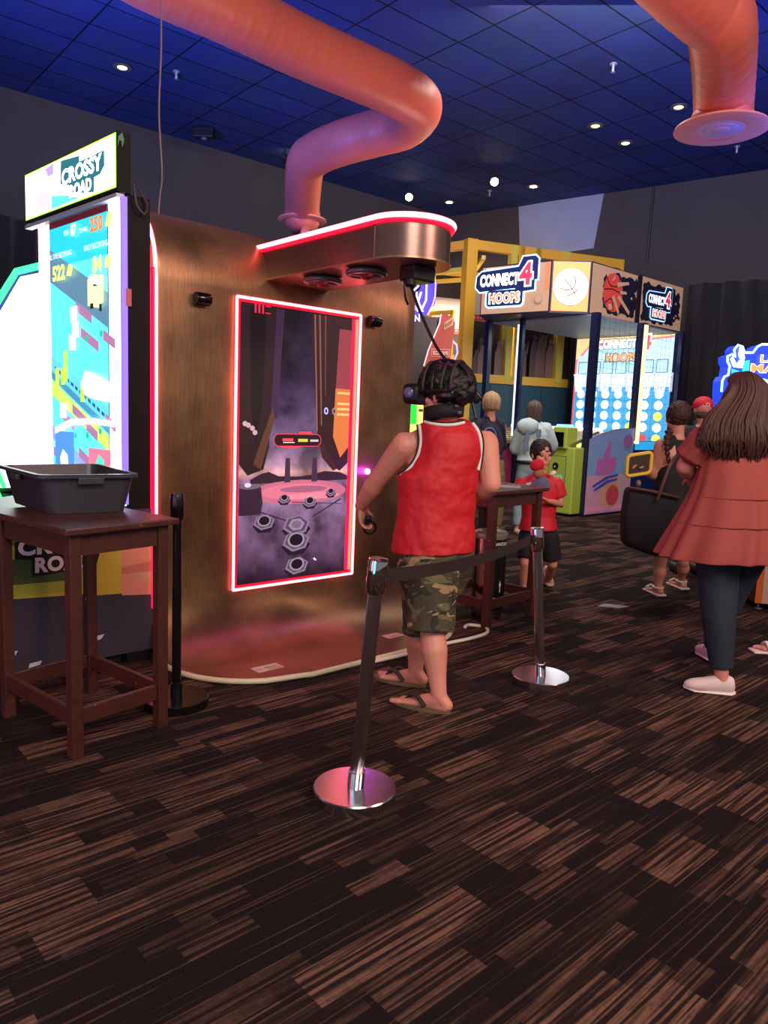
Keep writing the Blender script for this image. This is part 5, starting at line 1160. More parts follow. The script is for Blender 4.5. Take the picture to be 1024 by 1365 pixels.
def trousers(root, P, m, name, frac, top_z=None, r0=.105, r1=.085, v=.008, folds=.016, full=False):
    """frac: how far down (0..1 = thigh, 1..2 = lower leg)"""
    s = P['s']; bm = B(); pv = P['pelvis']; lat = nrm(P['hr']-P['hl_']); fw = Z.cross(lat).normalized(); g = P.get('girth', 1)*s
    eloft(bm, [(pv-Z*.10*s, lat*.13*g, fw*.105*g), (pv-Z*.03*s, lat*.182*g, fw*.135*g), (pv+Z*.07*s, lat*.172*g, fw*.128*g), (pv+Z*.11*s, lat*.165*g, fw*.12*g)], 28)
    for k in 'lr':
        H_, K_, A_ = P['hr' if k == 'r' else 'hl_'], P['k'+k], P['a'+k]; n = [(H_, r0*s), (H_.lerp(K_, .5), (r0+r1)/2*s)]
        if frac <= 1: n.append((H_.lerp(K_, frac), r1*s))
        else: n += [(K_, r1*s), (K_.lerp(A_, (frac-1)*.5), r1*s*.9), (K_.lerp(A_, frac-1), P.get('cuff', r1*.72)*s)]
        limb_open(bm, n)
    o = ob(name, bm, m, root, True, rm_mods(v, 4)); cloth_disp(o, folds); return o
def hair_cap(root, P, m, name='hair', low=-.1, thick=1.08, v=.005, rough=.012):
    c, f, s = P['head'], nrm(P['hf']), P['hs']; r = f.cross(Z)
    bm = B(); ell(bm, c+Z*s*.24-f*s*.17, r*s*.70*thick, f*s*.80*thick, Z*s*.82*thick); ell(bm, c-f*s*.42+Z*s*low, r*s*.58*thick, f*s*.46, Z*s*.60)
    o = ob(name, bm, m, root, True, rm_mods(v, 3)); cloth_disp(o, rough, .02); return o
def eyes(root, P):
    c, f, s = P['head'], nrm(P['hf']), P['hs']; r = f.cross(Z)
    for sg in (1, -1):
        p = c+r*sg*s*.27+Z*s*.0+f*s*.60
        bm = B(); ell(bm, p, r*s*.10, f*s*.06, Z*s*.045, 6, 10); e = ob('eye', bm, paint('#e8ddd8', .3), root, True)
        bm = B(); ell(bm, p+f*s*.045, r*s*.055, f*s*.035, Z*s*.055, 6, 10); ob('iris', bm, paint('#20130e', .2), e, True)
        bm = B(); ell(bm, p+f*s*.06+Z*s*.17, r*s*.15, f*s*.03, Z*s*.02, 6, 10); ob('eyebrow', bm, paint('#2c1a12'), root, True)
def shag(root, P, m, ln, seed, n=150):
    rr = random.Random(seed); c, f, s = P['head'], nrm(P['hf']), P['hs']; r = f.cross(Z); c0 = c+Z*s*.24-f*s*.15; ps = []
    for k in range(n):
        a = rr.uniform(.12, .88)*2*pi; d = f*cos(a)+r*sin(a); top_ = c0+Z*s*.84+d*s*.1; w_ = .72 if abs(sin(a)) > .7 else .84
        ps.append([top_, c0+d*s*w_*.78+Z*s*.55, c0+d*s*(w_+rr.uniform(.0, .08))+Z*s*(-.05), c0+d*s*(w_*.9+rr.uniform(-.05, .1))-Z*s*(ln*rr.uniform(.75, 1.0))])
    bm = B(); strands(bm, ps, .008, .002, 4); o = ob('hair_strands', bm, m, root, True); o['kind'] = 'stuff'; return o
def strands(bm, paths, r0, r1, seg=5):
    for pts in paths:
        q = catmull(pts, 4); n = len(q); tube(bm, q, [r0*(1-i/(n-1))**.5+r1 for i in range(n)], seg)

def camo():
    m = bpy.data.materials.new('camouflage_cloth'); m.use_nodes = True; nt = m.node_tree; N = nt.nodes; L = nt.links; b = N['Principled BSDF']; b.inputs['Roughness'].default_value = .9
    tc = N.new('ShaderNodeTexCoord'); cur = None
    base = lin('#4a452f')
    prev = None
    for i, (sc, th, col) in enumerate(((6, .54, '#2f2e20'), (7.5, .57, '#6e6244'), (6.5, .645, '#a88a60'))):
        mp = N.new('ShaderNodeMapping'); mp.inputs['Location'].default_value = (i*7.3, i*3.1, i*5.7); mp.inputs['Scale'].default_value = (1, 1, 1.7); L.new(tc.outputs['Object'], mp.inputs[0])
        n = N.new('ShaderNodeTexNoise'); n.inputs['Scale'].default_value = sc; n.inputs['Detail'].default_value = 2; n.inputs['Distortion'].default_value = 1.2; L.new(mp.outputs[0], n.inputs['Vector'])
        g = N.new('ShaderNodeMath'); g.operation = 'GREATER_THAN'; g.inputs[1].default_value = th; L.new(n.outputs['Fac'], g.inputs[0])
        mx = N.new('ShaderNodeMix'); mx.data_type = 'RGBA'; L.new(g.outputs[0], mx.inputs[0]); mx.inputs[7].default_value = lin(col)
        if prev is None: mx.inputs[6].default_value = base
        else: L.new(prev, mx.inputs[6])
        prev = mx.outputs[2]
    L.new(prev, b.inputs['Base Color']); return m

# ---- man in the red tank top, back to us, wearing the headset
Y0 = 3.75
man = thing('person', 'person in red tank top and camouflage shorts facing the screen wall in a headset', 'person', (.26, 3.78, 0))
hfm = V((-.86, .50, -.02))
M_ = dict(s=1.0, girth=1.08, sl=J(541, 594, 3.82), sr=J(646, 592, 3.86), el=J(503, 640, 3.96), wl=J(481, 674, 4.10), er=J(655, 645, 3.80), wr=J(622, 672, 4.02),
          neck=J(596, 561, 3.80), head=J(589, 527, 3.78), hf=hfm, hs=.122, pelvis=J(580, 752, 3.80), hl_=J(559, 762, 3.88), hr=J(590, 762, 3.74),
          kl=J(559, 835, 3.90), kr=J(575, 832, 3.62), al=V((.205, 3.88, .085)), ar=V((.31, 3.53, .085)), tl=V((-.005, 3.975, .02)), tr=V((.09, 3.64, .02)),
          hdl=V((.12, .25, -.95)), hnl=V((.85, -.3, -.1)), hdr=V((-.6, .7, .1)), hnr=V((0, 0, -1)), thl=-1, curl=.45, arm=1.27, leg=1.18, toes=1, hand=1.0)
body(man, M_, skin('#d8907a'), .0055, 1.02)
redc = mat('red_jersey', '#c4141e', .6, noise_amt=.05, nscale=4, bump=.6, bscale=3.2, stretch=(1.6, 1, .8))
lat = nrm(M_['sr']-M_['sl']); fwm = Z.cross(lat).normalized()
# tank top as one lofted shell with its own outline
from mathutils.bvhtree import BVHTree
def ring(x0, x1, py, dep, Y=3.79): return (J((x0+x1)/2, py, Y), lat*((x1-x0)/2/986*Y)/lat.x, fwm*dep)
TR = [ring(522, 634, 733, .185), ring(523, 634, 715, .175), ring(527, 634, 690, .16), ring(530, 635, 665, .155), ring(530, 637, 645, .155), ring(531, 638, 632, .155), ring(545, 639, 620, .153), ring(555, 641, 605, .148), ring(559, 642, 590, .135), ring(558, 640, 577, .118), ring(556, 634, 566, .098), ring(566, 622, 560, .075)]
bm = B(); eloft(bm, TR, 40); bmesh.ops.recalc_face_normals(bm, faces=bm.faces); tree = BVHTree.FromBMesh(bm)
tt = ob('tank_top', bm, redc, man, True, rm_mods(.006, 3)); cloth_disp(tt, .024, .11)
wt = mat('white_piping', '#e8dcd4', .6); bk_ = mat('black_piping', '#181418', .6)
def onback(px, py):
    o = V((0, 0, HC)); d = (J(px, py, 3)-o).normalized(); h = tree.ray_cast(o, d)
    if h[0] is None:
        h = tree.find_nearest(J(px, py, 3.74)); return h[0]
    return h[0]-d*.002
def ringpath(c, a, b, n=22): return [V(c)+V(a)*cos(2*pi*k/n)+V(b)*sin(2*pi*k/n) for k in range(n)]
for pts in ([(557, 563), (560, 574), (561, 588), (559, 602), (553, 616), (543, 627), (532, 631)], [(630, 564), (637, 574), (641, 588), (641, 602), (639.5, 615), (637.5, 627)]):
    q = catmull([onback(*p) for p in pts], 5); bm = B(); tube(bm, q, .0095, 8); ob('armhole_piping', bm, wt, tt, True)
    sg = -1 if pts[0][0] < 600 else 1
    q2_ = [p+lat*sg*.012+Z*.004-fwm*.003 for p in q]; bm = B(); tube(bm, q2_, .005, 8); ob('armhole_trim', bm, bk_, tt, True)
q = catmull([onback(*p) for p in ((566, 562), (575, 564.5), (590, 566.5), (606, 566), (619, 563))], 6)
bm = B(); tube(bm, q, .009, 8); ob('neck_piping', bm, wt, tt, True); bm = B(); tube(bm, [p+Z*.012 for p in q], .005, 8); ob('neck_trim', bm, bk_, tt, True)
# shorts
def shorts():
    bm = B()
    pvt = J(582, 735, 3.79)
    eloft(bm, [(J(579, 790, 3.80), lat*.155, fwm*.14), (J(580, 760, 3.79), lat*.2, fwm*.172), (J(581, 738, 3.79), lat*.205, fwm*.176), (J(579, 705, 3.79), lat*.185, fwm*.145)], 28)
    limb_open(bm, [(J(563, 765, 3.86), .115), (J(562, 800, 3.88), .11), (J(562, 842, 3.89), .105)])
    limb_open(bm, [(J(584, 765, 3.71), .128), (J(575, 800, 3.65), .124), (J(574, 842, 3.61), .118)])
    return bm
sh = ob('camouflage_shorts', shorts(), camo(), man, True, rm_mods(.007, 5)); cloth_disp(sh, .02, .1)
# flip flops
for tag_, a, t_ in (('l', M_['al'], M_['tl']), ('r', M_['ar'], M_['tr'])):
    d = V((t_.x-a.x, t_.y-a.y, 0)).normalized(); r = d.cross(Z); c = V((a.x, a.y, 0))-d*.065; L_ = (V((t_.x, t_.y, 0))-c).length+.02
    pts = []
    for k in range(28):
        th = 2*pi*k/28; x = (.5-.5*cos(th)); wdt = .030+.020*math.sin(min(1, x*1.1)*pi*.62); pts.append(c+d*(L_*x)+r*(wdt*1.12*sin(th)*(1.0 if abs(sin(th)) > .0 else 1))+Z*.001)
    bm = B(); prism(bm, pts, Z*.017); fl = ob('flip_flop', bm, mat('olive_rubber', '#6a5a3c', .7), man)
    top_ = c+d*L_*.72+Z*.045
    bm = B()
    for sg in (1, -1):
        q = catmull([top_-Z*.02+d*.01, c+d*L_*.55+r*sg*.032+Z*.072, c+d*L_*.36+r*sg*.046+Z*.03], 6)
        for i in range(len(q)-1): box(bm, (q[i]+q[i+1])/2+Z*.002, (q[i+1]-q[i]).length*1.3, .026, .006, q[i+1]-q[i], nrm(Z.cross(q[i+1]-q[i]))*1, None)
    ob('strap', bm, mat('dark_strap', '#2c2420', .6), fl)
# headset
hs_black = mat('headset_black', '#131013', .5, noise_amt=.3, nscale=14, bump=.3, bscale=30, spec=.35)
hd_c = M_['head']; hr_ = nrm(hfm.cross(Z)); hu = hr_.cross(nrm(hfm)).normalized(); hf_ = nrm(hfm)
vr = thing('vr_headset', 'black headset with straps and rear pack worn by the person in red', 'headset', hd_c)
bm = B(); box(bm, hd_c+hf_*.135+hu*.005, .10, .18, .105, hf_, hr_, hu, bev=.025); vz = ob('visor', bm, hs_black, vr); sharp(vz, 50)
bm = B(); box(bm, hd_c+hf_*.085-hu*.0, .06, .165, .10, hf_, hr_, hu, bev=.02); ob('face_foam', bm, paint('#1c1416', .9), vr)
for sg in (1, -1):
    bm = B(); lathe(bm, [(.028, 0), (.026, .008), (.01, .01)], hd_c+hf_*.14+hr_*sg*.09+hu*.01, hr_*sg, 16); ob('side_lens', bm, mat('blue_grey_lens', '#5a6488', .15), vz, True)
bm = B(); ell(bm, hd_c+hu*.055-hf_*.025, hr_*.112, hf_*.150, hu*.118); ell(bm, hd_c-hf_*.11+hu*.03, hr_*.09, hf_*.07, hu*.085); cap = ob('padded_cap', bm, hs_black, vr, True, rm_mods(.005, 3)); cloth_disp(cap, .035, .05)
for k, (dx, ww_) in enumerate(((-.05, .022), (.0, .022), (.05, .022), (-.1, .02))):
    bm = B(); q = [hd_c+hf_*dx+hr_*(.113*cos(a))+hu*(.035+.132*sin(a)) for a in [R(x) for x in range(-10, 191, 10)]]
    tube(bm, q, .009, 6); ob('strap', bm, mat('brown_strap', '#2c1c16', .6), vr, True)
for dy in (0, .03, -.03):
    bm = B(); q = [hd_c+hr_*dy+hf_*(.145*cos(a)-.025)+hu*(.045+.128*sin(a)) for a in [R(x) for x in range(0, 181, 10)]]
    tube(bm, q, .008, 6); ob('strap', bm, hs_black, vr, True)
bm = B(); q = [hd_c+hf_*(.145*cos(a)-.02)+hr_*.105*sin(a)+hu*(.02) for a in [2*pi*k/30 for k in range(30)]]; tube(bm, q, .013, 6, closed=True); ob('head_band', bm, hs_black, vr, True)
bm = B(); box(bm, hd_c-hf_*.125-hr_*-.0-hu*.0, .06, .14, .075, hf_, hr_, hu, bev=.02); pk_ = ob('rear_pack', bm, mat('pack_black', '#0e0d10', .25), vr); sharp(pk_, 50)
bm = B(); box(bm, hd_c-hf_*.03-hr_*.085-hu*.008, .12, .03, .05, hf_, hr_, hu, bev=.012); box(bm, hd_c-hf_*.03+hr_*.085-hu*.008, .12, .03, .05, hf_, hr_, hu, bev=.012)
bm.free(); 
for sg in (1, -1): bm = B(); box(bm, hd_c-hf_*.06+hr_*sg*.088+hu*.0, .10, .03, .055, hf_, hr_, hu, bev=.014); sharp(ob('ear_module', bm, mat('pack_black', '#0e0d10', .25), vr), 50)
bm = B(); box(bm, J(632, 527, 3.84), .055, .05, .085, nrm(V((1, .2, .9))), nrm(V((0, 1, 0))), None, bev=.01); sharp(ob('battery_box', bm, mat('pack_black', '#0e0d10', .25), vr), 50)
# neck strap under the helmet
bm = B(); c = J(592, 549, 3.79); q = []
for i in range(31):
    a = 2*pi*i/30; q.append(c+hf_*.092*cos(a)+hr_*.085*sin(a)+Z*(-.012*cos(a)))
rows = [[bm.verts.new(p+Z*dz_+(p-c).normalized()*o_) for p in q[:-1]] for dz_, o_ in ((-.036, .0), (-.034, .010), (.030, .012), (.034, .0))]
for a, b in zip(rows, rows[1:]):
    for k in range(30): bm.faces.new((a[k], a[(k+1) % 30], b[(k+1) % 30], b[k]))
ob('neck_strap', bm, mat('collar_black', '#141114', .75, noise_amt=.3, nscale=20), vr, True, mods=[('SOLIDIFY', dict(thickness=.004))])
for x_, y_ in ((561, 547), (613, 550), (609, 541)):
    bm = B(); box(bm, J(x_, y_, 3.69), .022, .008, .014, V((1, .2, 0)), V((-.2, 1, 0)), None, bev=.002); ob('buckle', bm, mat('buckle_grey', '#6a6a70', .3, .6), vr)
# cables from the arm to the headset
bm = B(); e1 = J(601, 487, 3.83); s1 = bp(ac-.0, 1.03, AZ0-.10); tube(bm, catmull([s1, s1.lerp(e1, .3)+V((-.01, 0, -.02)), s1.lerp(e1, .7)+V((-.01, 0, -.03)), e1, J(618, 505, 3.82), J(628, 530, 3.82), J(635, 560, 3.80)], 8), .008, 6)
solo('headset_cable', bm, paint('#0f0d10', .4), 'black cable running from the overhead arm down to the headset', 'cable', smooth=True)
bm = B(); s2 = bp(ac+.02, 1.13, AZ0-.04); e2 = J(562, 385, 4.06); tube(bm, [bp(ac-.05, 1.04, AZ0-.08), bp(ac-.05, 1.04, AZ0-.13), bp(ac-.04, 1.04, AZ0-.18), bp(ac-.02, 1.04, AZ0-.21)], .007, 6)
solo('dangling_cable', bm, paint('#0f0d10', .4), 'short black loose cable end hanging under the tip of the arm', 'cable', smooth=True)
# controllers
hc = M_['wl']+nrm(M_['hdl'])*.085+nrm(M_['hnl'])*.035
ct_ = thing('hand_controller', 'black hand controller held low in the left hand near the lit screen', 'controller', hc)
bm = B(); limb(bm, [(hc+V((.0, -.05, .02)), .018), (hc, .019), (hc+V((.0, .05, -.02)), .015)]); ob('grip', bm, hs_black, ct_, True)
bm = B(); cc = hc+V((.01, .05, -.045)); tube(bm, ringpath(cc, V((.035, 0, 0)), V((0, .02, -.038))), .007, 8, closed=True); ob('tracking_ring', bm, hs_black, ct_, True)
bm = B(); lathe(bm, [(.008, 0), (.008, .012), (.006, .014)], hc+V((.02, -.04, .03)), Z, 10); ob('thumb_stick', bm, mat('buckle_grey', '#6a6a70', .3, .6), ct_, True)
# purple glow lamp on the booth edge behind his arm
p_ = bp(1.545, .0, 1.055)
pl_ = thing('status_light', 'small glowing violet light on the metal wall beside the screen', 'light', p_)
bm = B(); lathe(bm, [(.02, 0), (.02, .015), (.01, .02)], p_, BN, 16); ob('lamp_cap', bm, glow('#d8a0ff', 4), pl_, True)
l = lamp('violet_lamp', 'POINT', p_+BN*.06, 1.2, (.45, .02, 1), .02); l.parent = pl_; l.location = l.location-p_

# ---- boy in the red T-shirt
boy = thing('person', 'boy in red T-shirt and black shorts walking behind the tall table', 'person', (1.33, 6.2, 0))
Yb = 6.15
Bo = dict(s=.78, sl=J(742, 646, Yb), sr=J(697, 646, Yb), el=J(748, 672, Yb+.0), wl=J(731, 668, Yb-.2), er=J(688, 668, Yb-.1), wr=J(708, 655, Yb-.3), neck=J(720, 633, Yb), head=J(722, 606, Yb-.01), hf=V((.28, -.95, -.03)), hs=.118,
          pelvis=J(717, 708, Yb), hl_=J(731, 715, Yb), hr=J(705, 715, Yb), kl=J(737, 752, Yb+.0), kr=J(700, 750, Yb-.08), al=J(728, 782, Yb+.42), ar=J(697, 786, Yb+.03),
          tl=J(733, 795, Yb+.25), tr=V((1.24, Yb-.14, .025)), hdl=V((-.8, -.2, .3)), hnl=V((0, .3, 1)), hdr=V((.5, -.2, .5)), hnr=V((.6, 0, -.5)), curl=.8, arm=.88, leg=.92, girth=.95, heell=.10)
Bo['tl'].z = .05
body(boy, Bo, skin('#d89078'), .006, .95)
hair_cap(boy, Bo, mat('dark_brown_hair', '#24160f', .6, bump=.6, bscale=120), low=-.0)
eyes(boy, Bo)
rt = torso_cloth(boy, Bo, mat('red_tshirt', '#c81a2c', .6), 'tshirt', .555, sleeves=.62, slr=.085, grow=.024, flare=.02, folds=.014)
fwb = V((0, -1, 0))
for x_, y_ in ((705, 645), (737, 630)):
    bm = B(); ell(bm, J(x_, y_+1, Yb-.085), V((.03, 0, .008)), V((0, .02, 0)), V((0, 0, .02)), 8, 12); ob('shoulder_patch', bm, paint('#f0e0d0'), rt, True)
trousers(boy, Bo, paint('#141016', .8), 'shorts', .86, r0=.115, r1=.098, folds=.012)
for k in 'lr':
    a, t_ = Bo['a'+k], Bo['t'+k]; bm = B(); foot_geo(bm, V((a.x, a.y, a.z)), t_, .84, False, Bo.get('heel'+k, 0)); d = V((t_.x-a.x, t_.y-a.y, 0)).normalized()
    bm.free(); bm = B(); r = d.cross(Z); hl = V((a.x, a.y, .028+Bo.get('heel'+k, 0)))-d*.045; bl_ = V((t_.x, t_.y, .026))-d*.03
    eloft(bm, [(hl-d*.01, r*.02, Z*.02), (hl+Z*.01, r*.034, Z*.036), (hl.lerp(bl_, .5)+Z*.008, r*.038, Z*.036), (bl_, r*.044, Z*.026), (bl_+d*.035, r*.025, Z*.014)], 16)
    ob('shoe', bm, paint('#6a5a78' if k == 'r' else '#c8a8a0', .7), boy, True, [('SUBSURF', dict(levels=1, render_levels=2))])
# plush held by the boy
pc = J(716, 640, Yb-.30)
pls = thing('plush_toy', 'plush toy with red cap and grey blue body held by the boy', 'toy', pc)
bm = B(); ell(bm, J(716, 620, Yb-.30), V((.055, 0, .02)), V((0, .05, 0)), V((-.015, 0, .045))); o_ = ob('cap', bm, paint('#c81c30', .9), pls, True)
bm = B(); ell(bm, J(718, 631, Yb-.30), V((.045, 0, 0)), V((0, .04, 0)), V((0, 0, .04))); ob('face', bm, paint('#a86a4c', .9), pls, True)
bm = B(); ell(bm, J(722, 645, Yb-.30), V((.06, 0, 0)), V((0, .045, 0)), V((0, 0, .06))); limb(bm, [(J(714, 643, Yb-.3), .022), (J(708, 650, Yb-.3), .02)]); limb(bm, [(J(728, 643, Yb-.3), .022), (J(731, 650, Yb-.32), .02)]); ob('toy_body', bm, paint('#5c6480', .9), pls, True, rm_mods(.006, 4))

# ---- person in navy jacket
Yn = 9.3
nv_ = thing('person', 'person with grey hair in a navy jacket with a round back print', 'person', V((J(650, 600, Yn).x, Yn, 0)))
Nv = dict(s=1.02, sl=J(636, 566, Yn-.05), sr=J(664, 566, Yn+.1), el=J(632, 596, Yn+.1), wl=J(640, 607, Yn+.4), er=J(669, 594, Yn+.2), wr=J(671, 590, Yn+.45), neck=J(654, 556, Yn), head=J(656, 538, Yn), hf=V((.55, .83, 0)), hs=.135,
          pelvis=J(653, 625, Yn), hl_=J(645, 632, Yn), hr=J(661, 632, Yn), kl=J(646, 674, Yn+.05), kr=J(661, 674, Yn), al=J(646, 708, Yn+.1), ar=J(661, 710, Yn), tl=V((1.25, Yn+.22, .02)), tr=V((1.42, Yn+.12, .02)),
          hdl=V((.3, .8, .1)), hnl=V((0, 0, -1)), hdr=V((.2, .8, .2)), hnr=V((0, 0, -1)), curl=.4, girth=1.0)
for k, xx in (('l', J(646, 708, Yn).x), ('r', J(661, 708, Yn).x)):
    Nv['a'+k] = V((xx, Yn, .085)); Nv['k'+k] = V((xx, Yn+.03, .50)); Nv['t'+k] = V((xx+.1, Yn+.16, .02))
body(nv_, Nv, skin('#c89080'), .009)
gh = mat('grey_hair', '#9a8468', .7, noise_amt=.4, nscale=60)
h = hair_cap(nv_, Nv, gh, low=-.15, v=.007); shag(nv_, Nv, gh, .9, 5)
nj = torso_cloth(nv_, Nv, mat('navy_cloth', '#161c34', .8), 'jacket', .98, sleeves=1.9, slr=.085, grow=.03, v=.01, folds=.02)
trousers(nv_, Nv, mat('khaki_cloth', '#6a6440', .8), 'trousers', 1.9, r0=.115, r1=.095, v=.01)
nl = nrm(Nv['sr']-Nv['sl']); nf = Z.cross(nl).normalized(); c = J(645, 586, Yn)-nf*.19
bc = J(640, 584, Yn-.0); bo = V((bc.x, bc.y, bc.z))-nf*.19
art('back_print', nj, bo, nl, Z, [('p', circ(0, 0, .115, .14), paint('#8aa4d8')), ('p', circ(0, 0, .108, .132), mat('navy_cloth', '#161c34', .8)), ('t', 'BRIA', (-.07, .0, .07, .045), paint('#c8d8f8'), .02), ('t', 'RUN', (-.07, -.06, .07, -.015), paint('#c8d8f8'), .02)], dz=.002)
for k in 'lr':
    a = Nv['a'+k]; bm = B(); box(bm, V((a.x+.05, a.y+.06, .045)), .26, .10, .09, V((.5, .8, 0)), V((-.8, .5, 0)), Z, bev=.03); ob('shoe', bm, paint('#2a2424'), nv_, True)
# ---- person in pale blue hoodie
Yh = 9.5
hd2 = thing('person', 'person in a pale blue hooded top at the hoops machine station', 'person', V((J(712, 600, Yh).x, Yh, 0)))
hx = J(712, 600, Yh).x
Hd = dict(s=.96, sl=J(697, 572, Yh), sr=J(727, 572, Yh+.05), el=J(686, 598, Yh+.05), wl=J(697, 606, Yh+.35), er=J(736, 594, Yh+.1), wr=J(730, 606, Yh+.4), neck=J(712, 563, Yh), head=J(713, 548, Yh+.02), hf=V((.5, .86, -.05)), hs=.12,
          pelvis=J(707, 625, Yh), hl_=J(699, 632, Yh), hr=J(715, 632, Yh), kl=V((hx-.14, Yh+.02, .48)), kr=V((hx+.02, Yh+.05, .48)), al=V((hx-.15, Yh, .085)), ar=V((hx+.02, Yh+.05, .085)), tl=V((hx-.08, Yh+.17, .02)), tr=V((hx+.1, Yh+.2, .02)),
          hdl=V((.4, .8, .1)), hnl=V((0, 0, -1)), hdr=V((-.2, .8, .2)), hnr=V((0, 0, -1)), curl=.5, girth=.98)
body(hd2, Hd, skin('#c89080'), .009)
hm_ = mat('dark_ash_hair', '#4c4038', .6, bump=.6, bscale=90)
hair_cap(hd2, Hd, hm_, low=-.3, v=.007); shag(hd2, Hd, hm_, 1.6, 6)
hj = torso_cloth(hd2, Hd, mat('pale_blue_fleece', '#a8c4c8', .9), 'hooded_top', .95, sleeves=1.92, slr=.10, grow=.045, v=.011, folds=.03)
bm = B(); c = Hd['neck']-V((.1, .12, .05)); ell(bm, c, V((.14, 0, 0)), V((0, .07, 0)), V((0, 0, .10))); o_ = ob('hood', bm, mat('pale_blue_fleece', '#a8c4c8', .9), hj, True); cloth_disp(o_, .03, .06)
bl0 = J(706, 585, Yh)+V((0, -.19, 0))
art('back_print', hj, bl0, V((1, .1, 0)).normalized(), Z, [('p', jag(-.10, -.16, -.05, .10, 5, 2, .02), paint('#5c6c8c')), ('p', jag(.05, .02, .10, .12, 4, 6, .02), paint('#5c6c8c'))], dz=.002)
trousers(hd2, Hd, mat('light_denim', '#8aa6b8', .8), 'jeans', 1.92, r0=.115, r1=.09, v=.01)
bm = B(); c = V(Hd['pelvis'])+Z*.09; tube(bm, ringpath(c, V((.195, 0, 0)), V((0, .155, 0))), .022, 8, closed=True); ob('belt', bm, paint('#100e12'), hd2, True)
for k in 'lr':
    a = Hd['a'+k]; bm = B(); box(bm, V((a.x+.05, a.y+.06, .045)), .25, .10, .09, V((.5, .8, 0)), V((-.8, .5, 0)), Z, bev=.03); ob('shoe', bm, paint('#c8c8c8'), hd2, True)

# ---- woman in black top with dark bag
Yk = 6.3
wb = thing('person', 'person with auburn plait in a black sleeveless dress carrying a big dark bag', 'person', V((2.5, Yk, 0)))
Wb = dict(s=.95, sl=J(882, 594, Yk-.02), sr=J(925, 594, Yk+.1), el=J(872, 634, Yk+.02), wl=J(857, 624, Yk-.1), er=J(934, 634, Yk+.1), wr=J(915, 640, Yk+.3), neck=J(903, 581, Yk+.03), head=J(902, 556, Yk+.04), hf=V((-.35, .93, -.1)), hs=.118,
          pelvis=J(893, 690, Yk), hl_=J(884, 700, Yk), hr=J(901, 700, Yk), kl=J(880, 752, Yk), kr=J(911, 748, Yk+.12), al=J(877, 788, Yk), ar=J(908, 782, Yk+.3), tl=V((2.36, Yk+.14, .02)), tr=V((2.60, Yk+.42, .02)),
          hdl=V((-.6, -.25, .25)), hnl=V((.3, .0, -1)), hdr=V((-.6, .6, 0)), hnr=V((0, 0, -1)), curl=.6, arm=1.1, leg=1.0, girth=1.0)
Wb['al'] = V((Wb['al'].x, Yk, .075)); Wb['ar'] = V((Wb['ar'].x, Yk+.3, .08)); Wb['tl'] = V((Wb['al'].x-.03, Yk+.17, .02)); Wb['tr'] = V((Wb['ar'].x-.03, Yk+.46, .02))
body(wb, Wb, skin('#cc8a74'), .007)
ah = mat('auburn_hair', '#3a1c18', .55, bump=.7, bscale=90)
h = hair_cap(wb, Wb, ah, low=-.1, thick=1.15)
bm = B(); q = catmull([J(892, 575, Yk-.1), J(889, 590, Yk-.13), J(890, 604, Yk-.13), J(892, 618, Yk-.13)], 10); tube(bm, q, [.03*(1-.5*i/len(q))*(1+.25*sin(i*1.3)) for i in range(len(q))], 8); ob('plait', bm, ah, h, True)
torso_cloth(wb, Wb, mat('black_jersey', '#131014', .8), 'dress', .64, grow=.016, flare=.05, sleeves=0, folds=.016, shoulder=.72)
for k in 'lr':
    a, t_ = Wb['a'+k], Wb['t'+k]; d = V((t_.x-a.x, t_.y-a.y, 0)).normalized(); bm = B(); box(bm, V((a.x, a.y, .011))+d*.055, .25, .095, .02, d, d.cross(Z), Z, bev=.008); sd = ob('sandal', bm, paint('#d8c0b8', .5), wb, True)
    bm = B(); tube(bm, ringpath(V((a.x, a.y, .07)), d*.045, d.cross(Z)*.042+Z*.0), .008, 6, closed=True); tube(bm, [V((a.x, a.y, .03))+d*.12+d.cross(Z)*x+Z*(.035*cos(x*28)) for x in (-.048, -.03, 0, .03, .048)], .009, 6); ob('strap', bm, paint('#e0d0cc', .5), sd, True)
bag = thing('tote_bag', 'large dark tote bag with brown leather straps on the arm of the auburn haired person', 'bag', J(870, 745, Yk-.3))
Yg = Yk-.30
bp_ = [(838, 648), (908, 660), (912, 676), (905, 748), (870, 742), (832, 728), (834, 690)]
bm = B(); prism(bm, [J(x, y, Yg) for x, y in bp_], V((0, .16, 0)))
bmesh.ops.bevel(bm, geom=bm.edges[:], offset=.025, segments=3, affect='EDGES'); ob('bag_body', bm, mat('black_canvas', '#18131a', .8, bump=.2, bscale=100), bag, True, [('SUBSURF', dict(levels=1, render_levels=1))])
lb = mat('brown_leather', '#5a3426', .5)
bm = B(); tube(bm, [J(840, 650, Yg-.02), J(870, 655, Yg-.025), J(908, 664, Yg-.02)], .012, 6); ob('trim_strap', bm, lb, bag, True)
bm = B(); tube(bm, catmull([J(876, 668, Yg-.03), J(884, 645, Yg-.03), J(893, 622, Yg+.02), J(903, 606, Yk-.1)], 6), .013, 6); ob('handle', bm, lb, bag, True)
bm = B(); lathe(bm, [(.02, 0), (.022, .03), (.01, .05)], J(851, 648, Yg+.05), Z, 12); ob('bottle_cap', bm, paint('#8a6a58'), bag, True)
